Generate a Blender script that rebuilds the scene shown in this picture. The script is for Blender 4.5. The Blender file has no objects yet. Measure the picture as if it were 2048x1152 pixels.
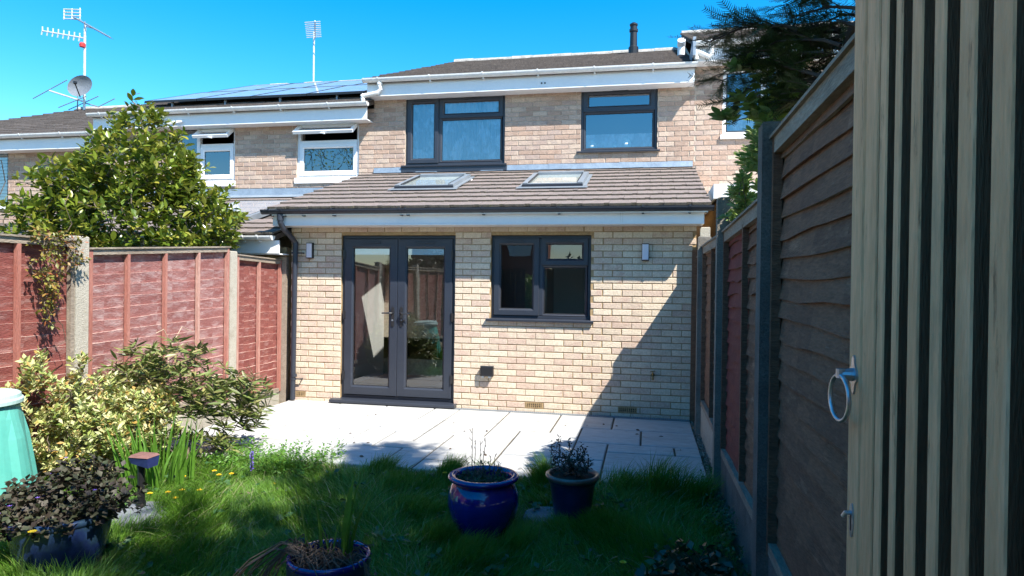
import bpy, math, random
import numpy as np
from mathutils import Vector, Matrix, Euler
random.seed(7); RNG = np.random.default_rng(11)
R = math.radians
scene = bpy.context.scene
COL = scene.collection

# ------------------------------------------------------------------ camera, sky, sun, exposure
cam_data = bpy.data.cameras.new("camera"); cam = bpy.data.objects.new("camera", cam_data); COL.objects.link(cam)
yaw, pitch, roll = R(11.35), R(-0.38), R(0.75)
f0 = Vector((-math.sin(yaw)*math.cos(pitch), math.cos(yaw)*math.cos(pitch), math.sin(pitch)))
r0 = Vector((math.cos(yaw), math.sin(yaw), 0)); u0 = r0.cross(f0)
cr, sr = math.cos(roll), math.sin(roll)
rr = cr*r0 + sr*u0; uu = -sr*r0 + cr*u0
m = Matrix((rr, uu, -f0)).transposed().to_4x4(); m.translation = Vector((0, 0, 1.52))
cam.matrix_world = m
cam_data.sensor_width = 36; cam_data.lens = 36*1340/2048
cam_data.clip_start = 0.05; cam_data.clip_end = 1000
scene.camera = cam

SUN_TO = Vector((1.25, -1.0, 2.0)).normalized()
world = bpy.data.worlds.new("World"); scene.world = world; world.use_nodes = True
wn, wl = world.node_tree.nodes, world.node_tree.links
wn.clear()
wo = wn.new("ShaderNodeOutputWorld"); wb = wn.new("ShaderNodeBackground"); sky = wn.new("ShaderNodeTexSky")
sky.sky_type = 'NISHITA'; sky.sun_disc = False
sky.sun_elevation = math.asin(SUN_TO.z); sky.sun_rotation = math.atan2(SUN_TO.x, SUN_TO.y)
sky.air_density = 1.0; sky.dust_density = 0.3; sky.ozone_density = 2.5
hs = wn.new("ShaderNodeHueSaturation"); hs.inputs["Saturation"].default_value = 1.50; hs.inputs["Hue"].default_value = 0.493; hs.inputs["Value"].default_value = 0.88
wl.new(sky.outputs[0], hs.inputs["Color"]); wl.new(hs.outputs[0], wb.inputs[0]); wl.new(wb.outputs[0], wo.inputs[0])
wb.inputs[1].default_value = 0.125
sun_d = bpy.data.lights.new("sun", 'SUN'); sun_d.energy = 4.2; sun_d.angle = R(0.53); sun_d.color = (1.0, 0.95, 0.86)
sun = bpy.data.objects.new("sun", sun_d); COL.objects.link(sun)
sun.rotation_euler = SUN_TO.to_track_quat('Z', 'Y').to_euler(); sun.location = (6, -5, 12)
scene.view_settings.view_transform = 'Standard'
try: scene.view_settings.look = 'None'
except Exception: pass
scene.view_settings.gamma = 1; scene.view_settings.use_curve_mapping = False
scene.view_settings.exposure = 1.47

# ------------------------------------------------------------------ materials
def mat(name, cols, rough=0.8, rnd=0.0, nscale=4.0, stretch=(1, 1, 1), bump=0.0, bscale=60.0, fine=0.25, fscale=35.0,
        metal=0.0, spec=0.5, trans=0.0, coat=0.0, subs=None, poss=None, spots=None):
    """cols: colours along a ramp; its factor is a blend of per-piece random (rnd) and world-space noise."""
    mt = bpy.data.materials.new(name); mt.use_nodes = True
    n, l = mt.node_tree.nodes, mt.node_tree.links; n.clear()
    out = n.new("ShaderNodeOutputMaterial"); b = n.new("ShaderNodeBsdfPrincipled")
    b.inputs["Roughness"].default_value = rough; b.inputs["Metallic"].default_value = metal
    b.inputs["Specular IOR Level"].default_value = spec; b.inputs["Coat Weight"].default_value = coat
    geo = n.new("ShaderNodeNewGeometry"); mp = n.new("ShaderNodeMapping"); mp.inputs["Scale"].default_value = stretch
    oi = n.new("ShaderNodeObjectInfo")
    ad = n.new("ShaderNodeMath"); ad.operation = 'ADD'; fr = n.new("ShaderNodeMath"); fr.operation = 'FRACT'
    l.new(oi.outputs["Random"], ad.inputs[0]); l.new(geo.outputs["Random Per Island"], ad.inputs[1]); l.new(ad.outputs[0], fr.inputs[0])
    if rnd > 0:   # shift the texture per piece so grain does not run on across joints
        cx = n.new("ShaderNodeCombineXYZ"); ml = n.new("ShaderNodeMath"); ml.operation = 'MULTIPLY'; ml.inputs[1].default_value = 7.0
        l.new(fr.outputs[0], ml.inputs[0])
        for i in range(3): l.new(ml.outputs[0], cx.inputs[i])
        va = n.new("ShaderNodeVectorMath"); va.operation = 'ADD'
        l.new(geo.outputs["Position"], va.inputs[0]); l.new(cx.outputs[0], va.inputs[1]); l.new(va.outputs[0], mp.inputs[0])
    else:
        l.new(geo.outputs["Position"], mp.inputs[0])
    nz = n.new("ShaderNodeTexNoise"); nz.inputs["Scale"].default_value = nscale; nz.inputs["Detail"].default_value = 6; nz.inputs["Roughness"].default_value = 0.65
    l.new(mp.outputs[0], nz.inputs["Vector"])
    st = n.new("ShaderNodeMapRange"); st.inputs[1].default_value = 0.28; st.inputs[2].default_value = 0.72
    l.new(nz.outputs["Fac"], st.inputs[0])
    mx = n.new("ShaderNodeMix"); mx.data_type = 'FLOAT'; mx.inputs[0].default_value = rnd
    l.new(st.outputs[0], mx.inputs[2]); l.new(fr.outputs[0], mx.inputs[3])
    rp = n.new("ShaderNodeValToRGB"); e = rp.color_ramp.elements
    k = len(cols)
    while len(e) < k: e.new(0.5)
    for i, c in enumerate(cols):
        e[i].position = poss[i] if poss else (i/(k-1) if k > 1 else 0); e[i].color = (*c, 1)
    if k == 1: e[1].color = (*cols[0], 1)
    l.new(mx.outputs[0], rp.inputs[0])
    n2 = n.new("ShaderNodeTexNoise"); n2.inputs["Scale"].default_value = fscale; n2.inputs["Detail"].default_value = 5
    l.new(mp.outputs[0], n2.inputs["Vector"])
    mr = n.new("ShaderNodeMapRange"); mr.inputs[1].default_value = 0.25; mr.inputs[2].default_value = 0.75
    mr.inputs[3].default_value = 1-fine; mr.inputs[4].default_value = 1+fine*0.6
    l.new(n2.outputs["Fac"], mr.inputs[0])
    mm = n.new("ShaderNodeVectorMath"); mm.operation = 'SCALE'
    l.new(rp.outputs[0], mm.inputs[0]); l.new(mr.outputs[0], mm.inputs["Scale"])
    col_out = mm.outputs[0]
    if spots:     # (colour, scale, low, high): blotches of another colour (lichen, worn paint)
        for (sc, ssc, lo, hi) in spots:
            n3 = n.new("ShaderNodeTexNoise"); n3.inputs["Scale"].default_value = ssc; n3.inputs["Detail"].default_value = 8; n3.inputs["Roughness"].default_value = 0.7
            l.new(mp.outputs[0], n3.inputs["Vector"])
            m3 = n.new("ShaderNodeMapRange"); m3.inputs[1].default_value = lo; m3.inputs[2].default_value = hi; l.new(n3.outputs["Fac"], m3.inputs[0])
            m4 = n.new("ShaderNodeMix"); m4.data_type = 'RGBA'; l.new(m3.outputs[0], m4.inputs[0]); l.new(col_out, m4.inputs[6]); m4.inputs[7].default_value = (*sc, 1)
            col_out = m4.outputs[2]
    l.new(col_out, b.inputs["Base Color"])
    if bump > 0:
        nb = n.new("ShaderNodeTexNoise"); nb.inputs["Scale"].default_value = bscale; nb.inputs["Detail"].default_value = 6
        l.new(mp.outputs[0], nb.inputs["Vector"])
        bp = n.new("ShaderNodeBump"); bp.inputs["Strength"].default_value = bump; bp.inputs["Distance"].default_value = 0.01
        l.new(nb.outputs["Fac"], bp.inputs["Height"]); l.new(bp.outputs[0], b.inputs["Normal"])
    if trans > 0:
        tb = n.new("ShaderNodeBsdfTranslucent"); l.new(col_out, tb.inputs[0]); ms = n.new("ShaderNodeMixShader"); ms.inputs[0].default_value = trans
        l.new(b.outputs[0], ms.inputs[1]); l.new(tb.outputs[0], ms.inputs[2]); l.new(ms.outputs[0], out.inputs[0])
    else:
        l.new(b.outputs[0], out.inputs[0])
    return mt

def glass_mat(name, refl, tint=(0.85, 0.9, 0.9), extra=1.0, rough=0.0):
    mt = bpy.data.materials.new(name); mt.use_nodes = True
    n, l = mt.node_tree.nodes, mt.node_tree.links; n.clear()
    out = n.new("ShaderNodeOutputMaterial"); t = n.new("ShaderNodeBsdfTransparent"); t.inputs[0].default_value = (*tint, 1)
    g = n.new("ShaderNodeBsdfGlossy"); g.inputs["Roughness"].default_value = rough; g.inputs[0].default_value = (0.95, 0.97, 1, 1)
    fr = n.new("ShaderNodeFresnel"); fr.inputs[0].default_value = 1.5
    mu = n.new("ShaderNodeMath"); mu.operation = 'MULTIPLY_ADD'; mu.inputs[1].default_value = extra; mu.inputs[2].default_value = refl; mu.use_clamp = True
    nz = n.new("ShaderNodeTexNoise"); nz.inputs["Scale"].default_value = 2.2; nz.inputs["Detail"].default_value = 1.0
    ge = n.new("ShaderNodeNewGeometry"); l.new(ge.outputs["Position"], nz.inputs["Vector"])
    bp = n.new("ShaderNodeBump"); bp.inputs["Strength"].default_value = 0.12; bp.inputs["Distance"].default_value = 0.01
    l.new(nz.outputs["Fac"], bp.inputs["Height"]); l.new(bp.outputs[0], g.inputs["Normal"])
    l.new(fr.outputs[0], mu.inputs[0]); ms = n.new("ShaderNodeMixShader")
    l.new(mu.outputs[0], ms.inputs[0]); l.new(t.outputs[0], ms.inputs[1]); l.new(g.outputs[0], ms.inputs[2]); l.new(ms.outputs[0], out.inputs[0])
    return mt

M = {}
M['brick_cream'] = mat("cream_brick", [(0.47,0.37,0.275),(0.58,0.48,0.365),(0.51,0.37,0.29),(0.61,0.505,0.38),(0.66,0.555,0.425),(0.59,0.485,0.365),(0.53,0.40,0.32),(0.62,0.52,0.395)], 0.85, rnd=0.75, nscale=9, bump=0.5, bscale=90, fine=0.22, fscale=60)
M['brick_pink'] = mat("pink_buff_brick", [(0.28,0.19,0.145),(0.44,0.30,0.225),(0.34,0.235,0.18),(0.48,0.35,0.27),(0.38,0.28,0.235),(0.52,0.40,0.31),(0.31,0.245,0.215)], 0.88, rnd=0.75, nscale=9, bump=0.5, bscale=90, fine=0.25, fscale=60)
M['mortar_buff'] = mat("buff_mortar", [(0.30,0.20,0.10),(0.42,0.30,0.16)], 0.95, nscale=12, bump=0.4, bscale=150)
M['mortar_pale'] = mat("pale_mortar", [(0.44,0.36,0.28),(0.58,0.50,0.40)], 0.95, nscale=12, bump=0.4, bscale=150)
M['mortar_dark'] = mat("grey_joint", [(0.04,0.033,0.022),(0.10,0.085,0.06)], 0.95, nscale=20)
M['slab'] = mat("sandstone_slab", [(0.34,0.345,0.35),(0.42,0.425,0.42),(0.38,0.37,0.35),(0.47,0.475,0.48)], 0.8, rnd=0.6, nscale=2.5, stretch=(1,2.6,1), bump=0.5, bscale=14, fine=0.16, fscale=11, spots=[((0.25,0.23,0.19),4.5,0.56,0.78),((0.16,0.15,0.12),16,0.66,0.76)])
M['upvc'] = mat("white_plastic", [(0.72,0.74,0.76),(0.80,0.80,0.80)], 0.35, nscale=3, fine=0.03)
M['upvc_old'] = mat("weathered_white_plastic", [(0.62,0.62,0.60),(0.78,0.78,0.77)], 0.5, nscale=6, fine=0.10, spots=[((0.35,0.34,0.30),14,0.62,0.8)])
M['anthracite'] = mat("anthracite_plastic", [(0.022,0.027,0.040),(0.027,0.033,0.047)], 0.42, nscale=3, fine=0.04, bump=0.05, bscale=300)
M['black'] = mat("black_plastic", [(0.012,0.012,0.014)], 0.4, fine=0.05)
M['rubber'] = mat("black_metal", [(0.02,0.02,0.022)], 0.3, fine=0.05, spec=0.6)
M['gasket'] = mat("dark_gasket", [(0.01,0.01,0.012)], 0.6)
M['tile_ext'] = mat("brown_concrete_tile", [(0.155,0.122,0.108),(0.22,0.175,0.158),(0.185,0.15,0.136),(0.25,0.205,0.188)], 0.95, rnd=0.45, nscale=6, bump=0.8, bscale=120, fine=0.25, fscale=90, spots=[((0.085,0.075,0.035),22,0.60,0.70)])
M['tile_edge'] = mat("mossy_tile_edge", [(0.05,0.045,0.035),(0.13,0.11,0.09),(0.09,0.09,0.035)], 0.95, rnd=0.2, nscale=30, bump=1.0, bscale=160)
M['tile_old'] = mat("dark_weathered_tile", [(0.06,0.048,0.042),(0.11,0.09,0.08),(0.085,0.07,0.062),(0.14,0.115,0.10)], 0.95, rnd=0.5, nscale=6, bump=0.8, bscale=120, fine=0.4, fscale=40, spots=[((0.20,0.19,0.15),16,0.62,0.72)])
M['lead'] = mat("lead_flashing", [(0.20,0.25,0.31),(0.30,0.36,0.42)], 0.5, nscale=5, metal=0.35, bump=0.3, bscale=14, fine=0.15)
M['ridge'] = mat("pale_ridge_mortar", [(0.22,0.21,0.19),(0.46,0.45,0.43)], 0.9, nscale=9, bump=0.5, bscale=60)
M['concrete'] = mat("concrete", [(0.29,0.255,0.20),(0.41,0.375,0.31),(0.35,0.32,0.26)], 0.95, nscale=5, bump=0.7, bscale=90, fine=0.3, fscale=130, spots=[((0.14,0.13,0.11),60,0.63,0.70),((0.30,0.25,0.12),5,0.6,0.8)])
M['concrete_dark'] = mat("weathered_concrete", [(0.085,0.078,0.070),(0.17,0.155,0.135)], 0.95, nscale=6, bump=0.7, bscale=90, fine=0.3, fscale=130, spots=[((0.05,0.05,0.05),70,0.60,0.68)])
M['red_wood'] = mat("worn_red_stained_wood", [(0.165,0.034,0.026),(0.26,0.078,0.062),(0.20,0.048,0.040),(0.31,0.13,0.11)], 0.85, rnd=0.45, nscale=5, stretch=(1.5,1,5), bump=0.6, bscale=40, fine=0.22, fscale=30, spots=[((0.46,0.29,0.26),4.0,0.52,0.80),((0.54,0.44,0.41),11,0.62,0.80)])
M['red_dark'] = mat("red_stained_wood", [(0.13,0.018,0.016),(0.20,0.035,0.028)], 0.85, rnd=0.4, nscale=5, stretch=(1.5,1,5), bump=0.6, bscale=40, fine=0.3)
M['red_faded'] = mat("faded_red_stained_wood", [(0.21,0.062,0.055),(0.32,0.14,0.125),(0.25,0.085,0.075),(0.39,0.22,0.205)], 0.88, rnd=0.4, nscale=5, stretch=(1.5,1,4), bump=0.6, bscale=40, fine=0.25, fscale=30, spots=[((0.50,0.37,0.35),4.5,0.48,0.74),((0.20,0.06,0.05),9,0.60,0.78)])
M['worn_edge'] = mat("worn_board_edge", [(0.50,0.36,0.29),(0.66,0.54,0.46),(0.38,0.17,0.13)], 0.9, rnd=0.2, nscale=9, stretch=(1,1,3), bump=0.4)
M['brown_wood'] = mat("dark_brown_fence_wood", [(0.085,0.038,0.020),(0.22,0.105,0.058),(0.14,0.064,0.036),(0.34,0.19,0.115)], 0.85, rnd=0.5, nscale=4, stretch=(1.5,0.8,6), bump=0.7, bscale=30, fine=0.35, fscale=22, spots=[((0.26,0.20,0.16),9,0.63,0.80)])
M['grey_wood'] = mat("weathered_grey_wood", [(0.17,0.13,0.095),(0.27,0.22,0.17),(0.36,0.30,0.24)], 0.9, rnd=0.2, nscale=5, stretch=(3,0.6,3), bump=0.6, bscale=50, fine=0.3)
M['pale_wood'] = mat("pale_timber", [(0.40,0.29,0.19),(0.52,0.40,0.28),(0.62,0.50,0.36)], 0.85, rnd=0.2, nscale=4, stretch=(3,3,0.5), bump=0.4, bscale=50, fine=0.25)
M['batten_red'] = mat("red_batten_wood", [(0.27,0.08,0.055),(0.36,0.15,0.115),(0.50,0.34,0.28)], 0.85, rnd=0.5, nscale=4, stretch=(3,3,0.6), bump=0.4, fine=0.25)
M['gate_wood'] = mat("treated_softwood", [(0.66,0.32,0.15),(0.86,0.45,0.23),(0.76,0.375,0.18),(0.90,0.52,0.29)], 0.75, rnd=0.45, nscale=5, stretch=(3,3,0.5), bump=0.5, bscale=50, fine=0.16, fscale=26, spots=[((0.30,0.14,0.06),7,0.60,0.68),((0.42,0.27,0.14),2.4,0.54,0.72)])
M['gate_shade'] = mat("shade_coloured_timber_side", [(0.13,0.062,0.028),(0.22,0.115,0.058)], 0.85, rnd=0.25, nscale=7, stretch=(4,4,0.45), bump=0.5, bscale=70, fine=0.25)  # shade between the gate battens, put into a darker brown for sides and backing
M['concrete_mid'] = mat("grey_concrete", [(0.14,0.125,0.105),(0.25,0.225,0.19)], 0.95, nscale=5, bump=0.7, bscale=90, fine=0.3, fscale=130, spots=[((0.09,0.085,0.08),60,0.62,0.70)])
M['galv'] = mat("galvanised_steel", [(0.38,0.42,0.47),(0.55,0.58,0.62)], 0.35, metal=0.85, nscale=30, bump=0.2)
M['alu'] = mat("grey_aluminium", [(0.20,0.23,0.26),(0.27,0.30,0.33)], 0.45, metal=0.3, nscale=5, fine=0.05)
M['mast'] = mat("pale_mast_metal", [(0.55,0.56,0.56),(0.75,0.75,0.74)], 0.4, metal=0.3, nscale=14)
M['dish'] = mat("grey_dish_paint", [(0.16,0.18,0.21),(0.20,0.22,0.25)], 0.5)
M['redcap'] = mat("red_plastic", [(0.55,0.03,0.03)], 0.5)
M['solar'] = mat("solar_cell", [(0.10,0.12,0.15),(0.12,0.14,0.17)], 0.12, nscale=2, fine=0.04, coat=1.0, spec=1.0)
M['plaster'] = mat("white_plaster", [(0.80,0.79,0.76)], 0.9, fine=0.03)
M['plaster_dim'] = mat("beige_plaster", [(0.50,0.46,0.38)], 0.9, fine=0.03)
M['oak'] = mat("oak_floorboard", [(0.16,0.075,0.03),(0.24,0.12,0.05),(0.20,0.10,0.04)], 0.45, rnd=0.6, nscale=8, stretch=(6,1,1))
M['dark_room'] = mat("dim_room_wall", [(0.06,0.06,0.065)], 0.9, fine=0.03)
M['net'] = mat("net_curtain", [(0.75,0.80,0.86),(0.85,0.88,0.92)], 0.9, nscale=25, fine=0.12, fscale=45, trans=0.3)
def sheer(mt, lo, hi, sc):
    n, l = mt.node_tree.nodes, mt.node_tree.links; out = [q for q in n if q.type == 'OUTPUT_MATERIAL'][0]; src = out.inputs[0].links[0].from_socket
    t = n.new("ShaderNodeBsdfTransparent"); nz = n.new("ShaderNodeTexNoise"); nz.inputs["Scale"].default_value = sc; nz.inputs["Detail"].default_value = 3
    mp = n.new("ShaderNodeMapping"); mp.inputs["Scale"].default_value = (1.6, 0.2, 0.8); g = n.new("ShaderNodeNewGeometry"); l.new(g.outputs["Position"], mp.inputs[0]); l.new(mp.outputs[0], nz.inputs["Vector"])
    mr = n.new("ShaderNodeMapRange"); mr.inputs[1].default_value = .44; mr.inputs[2].default_value = .56; mr.inputs[3].default_value = lo; mr.inputs[4].default_value = hi
    l.new(nz.outputs["Fac"], mr.inputs[0]); ms = n.new("ShaderNodeMixShader"); l.new(mr.outputs[0], ms.inputs[0]); l.new(t.outputs[0], ms.inputs[1]); l.new(src, ms.inputs[2]); l.new(ms.outputs[0], out.inputs[0])
sheer(M['net'], 0.62, 1.0, 5)
M['frost'] = mat("pale_bottle", [(0.75,0.82,0.80)], 0.5)
M['glass_low'] = glass_mat("window_glass", 0.09, (0.95, 0.97, 0.96), 1.3)
M['glass_kitchen'] = glass_mat("kitchen_window_glass", 0.05, (0.93, 0.95, 0.94), 1.2)
M['glass_up'] = glass_mat("upper_window_glass", 0.17, (0.80, 0.88, 0.92), 1.4)
M['glass_sky'] = glass_mat("rooflight_glass", 0.35, (0.90, 0.93, 0.93), 1.3, 0.02)
def dusty_sheen(mt, amt, c):  # pale diffuse layer paints sky sheen onto dusty rooflight glass and solar panels
    n, l = mt.node_tree.nodes, mt.node_tree.links; out = [q for q in n if q.type == 'OUTPUT_MATERIAL'][0]; src = out.inputs[0].links[0].from_socket
    df = n.new("ShaderNodeBsdfDiffuse"); df.inputs[0].default_value = (*c, 1); nz = n.new("ShaderNodeTexNoise"); nz.inputs["Scale"].default_value = 9; nz.inputs["Detail"].default_value = 6
    mr = n.new("ShaderNodeMapRange"); mr.inputs[1].default_value = .3; mr.inputs[2].default_value = .7; mr.inputs[3].default_value = amt*.7; mr.inputs[4].default_value = amt*1.2
    l.new(nz.outputs["Fac"], mr.inputs[0]); ms = n.new("ShaderNodeMixShader"); l.new(mr.outputs[0], ms.inputs[0]); l.new(src, ms.inputs[1]); l.new(df.outputs[0], ms.inputs[2]); l.new(ms.outputs[0], out.inputs[0])
dusty_sheen(M['glass_sky'], 0.30, (0.50, 0.55, 0.50)); dusty_sheen(M['solar'], 0.35, (0.30, 0.33, 0.37))
M['lens_white'] = mat("opal_diffuser", [(0.62,0.60,0.66)], 0.5, fine=0.02)
M['soil'] = mat("dark_soil", [(0.025,0.018,0.012),(0.055,0.04,0.028)], 0.95, nscale=18, bump=1.0, bscale=60)
M['ground'] = mat("rough_ground", [(0.05,0.06,0.025),(0.09,0.08,0.04)], 0.95, nscale=1.2, bump=0.5)
M['lawn'] = mat("lawn_soil", [(0.03,0.06,0.012),(0.05,0.09,0.02),(0.07,0.06,0.03)], 0.95, nscale=5, bump=0.8, bscale=40)
M['grass'] = mat("grass_blade", [(0.055,0.16,0.012),(0.12,0.26,0.02),(0.08,0.20,0.015),(0.18,0.33,0.035),(0.26,0.29,0.09)], 0.55, rnd=0.55, nscale=1.3, fine=0.2, trans=0.35, fscale=8)
M['gravel'] = mat("gravel_stone", [(0.12,0.10,0.08),(0.30,0.26,0.21),(0.22,0.18,0.15)], 0.9, rnd=0.9)
M['camellia'] = mat("camellia_leaf", [(0.045,0.09,0.010),(0.12,0.18,0.020),(0.20,0.25,0.028),(0.07,0.12,0.013),(0.34,0.32,0.05),(0.15,0.20,0.022),(0.05,0.10,0.012)], 0.30, rnd=0.8, nscale=2, fine=0.12, trans=0.28, spec=0.6)
M['euonymus'] = mat("variegated_leaf", [(0.50,0.53,0.17),(0.60,0.61,0.28),(0.11,0.18,0.025),(0.54,0.56,0.20),(0.26,0.34,0.06),(0.66,0.65,0.38),(0.46,0.27,0.07),(0.16,0.24,0.03)], 0.5, rnd=0.85, nscale=2, trans=0.3)
M['rhodo'] = mat("rhododendron_leaf", [(0.05,0.080,0.016),(0.13,0.18,0.045),(0.22,0.26,0.08),(0.08,0.12,0.025),(0.32,0.30,0.11),(0.06,0.08,0.025)], 0.38, rnd=0.85, nscale=2, trans=0.22, spec=0.5)
M['iris'] = mat("iris_leaf", [(0.07,0.18,0.015),(0.12,0.27,0.03),(0.09,0.22,0.02)], 0.5, rnd=0.6, nscale=3, trans=0.4)
M['deadleaf'] = mat("dry_leaf", [(0.06,0.038,0.024),(0.14,0.10,0.07),(0.035,0.022,0.015)], 0.9, rnd=0.8)
M['darkleaf'] = mat("dark_purple_leaf", [(0.020,0.014,0.012),(0.045,0.032,0.020),(0.035,0.050,0.018),(0.06,0.045,0.03),(0.05,0.075,0.025)], 0.6, rnd=0.85, trans=0.15)
M['climber'] = mat("climber_leaf", [(0.16,0.18,0.02),(0.26,0.26,0.04),(0.34,0.10,0.04),(0.12,0.15,0.02),(0.30,0.24,0.05)], 0.5, rnd=0.9, trans=0.3)
M['yew'] = mat("yew_needle", [(0.020,0.045,0.014),(0.040,0.080,0.024),(0.070,0.115,0.036)], 0.5, rnd=0.7, nscale=2, trans=0.12)
M['laurel'] = mat("light_green_leaf", [(0.14,0.22,0.04),(0.25,0.35,0.08),(0.19,0.29,0.06),(0.36,0.44,0.17),(0.12,0.19,0.04)], 0.42, rnd=0.85, trans=0.38)
M['weed'] = mat("weed_leaf", [(0.02,0.07,0.018),(0.035,0.10,0.03),(0.05,0.12,0.02)], 0.5, rnd=0.8, trans=0.25)
M['ivy'] = mat("dark_green_leaf", [(0.008,0.03,0.012),(0.014,0.045,0.018),(0.02,0.06,0.02)], 0.4, rnd=0.8, trans=0.15)
M['bark'] = mat("bark", [(0.10,0.075,0.055),(0.22,0.17,0.13)], 0.9, nscale=14, stretch=(3,3,1), bump=0.8)
M['bark_dark'] = mat("dark_bark", [(0.03,0.022,0.018),(0.07,0.05,0.04)], 0.9, nscale=14, bump=0.6)
M['yellow'] = mat("yellow_petal", [(0.75,0.48,0.01),(0.85,0.60,0.02)], 0.6, rnd=0.8)
M['purple'] = mat("purple_petal", [(0.13,0.07,0.45),(0.22,0.12,0.55)], 0.6, rnd=0.8)
M['stem'] = mat("green_stem", [(0.09,0.14,0.03)], 0.6)
M['blue_glaze'] = mat("cobalt_glaze", [(0.005,0.008,0.11),(0.009,0.017,0.21)], 0.12, nscale=7, fine=0.15, coat=0.6, spots=[((0.05,0.04,0.12),20,0.62,0.75)])
M['navy_glaze'] = mat("navy_glaze", [(0.008,0.014,0.05),(0.012,0.022,0.085)], 0.3, nscale=7, fine=0.2, coat=0.3)
M['rim_brown'] = mat("brown_glazed_rim", [(0.10,0.07,0.06),(0.16,0.11,0.09)], 0.3, coat=0.3)
M['teal_glaze'] = mat("teal_blue_glaze", [(0.01,0.035,0.05),(0.015,0.03,0.11),(0.03,0.07,0.07)], 0.25, nscale=3, coat=0.5)
M['bin_green'] = mat("mint_green_plastic", [(0.075,0.34,0.28),(0.12,0.42,0.35)], 0.45, nscale=2, fine=0.06)
M['bin_lid'] = mat("pale_mint_plastic", [(0.36,0.52,0.48),(0.43,0.58,0.54)], 0.5, nscale=2, fine=0.06)
M['stone_grey'] = mat("grey_stone", [(0.12,0.13,0.15),(0.20,0.21,0.23)], 0.85, nscale=12, bump=0.6)
M['blue_plastic'] = mat("blue_plastic", [(0.02,0.03,0.12)], 0.4)
M['brown_plastic'] = mat("red_brown_plastic", [(0.20,0.10,0.085)], 0.5)
M['render_white'] = mat("white_render", [(0.74,0.74,0.73)], 0.8, fine=0.05)
M['orange_brick'] = mat("orange_brick", [(0.42,0.17,0.06),(0.50,0.23,0.09)], 0.9, rnd=0.7, fine=0.2)
M['red_brick'] = mat("red_brick", [(0.26,0.09,0.06),(0.34,0.13,0.09)], 0.9, nscale=8, fine=0.2)
M['brass'] = mat("dull_brass", [(0.30,0.22,0.10)], 0.35, metal=0.9)

# ------------------------------------------------------------------ object helpers
ORG = {}
def thing(name, label, cat, loc=(0, 0, 0), group=None, kind=None, parent=None):
    o = bpy.data.objects.new(name, None); o.empty_display_size = 0.1; COL.objects.link(o); o.location = loc
    ORG[o.name] = Vector(loc)
    if label: o['label'] = label
    if cat: o['category'] = cat
    if group: o['group'] = group
    if kind: o['kind'] = kind
    return o
def link(name, mesh, parent=None, label=None, kind=None, loc=None):
    """link a mesh whose vertices (or loc) are in world space; parent keeps it where it stands"""
    o = bpy.data.objects.new(name, mesh); COL.objects.link(o)
    if loc is not None: o.location = loc
    if parent is not None:
        o.parent = parent
        tot = ORG.get(parent.name, Vector((0, 0, 0)))
        o.matrix_parent_inverse = Matrix.Translation(-tot)
    if label: o['label'] = label
    if kind: o['kind'] = kind
    return o
def tag(o, label=None, cat=None, group=None, kind=None):
    for k, v in (('label', label), ('category', cat), ('group', group), ('kind', kind)):
        if v: o[k] = v
    return o

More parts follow.
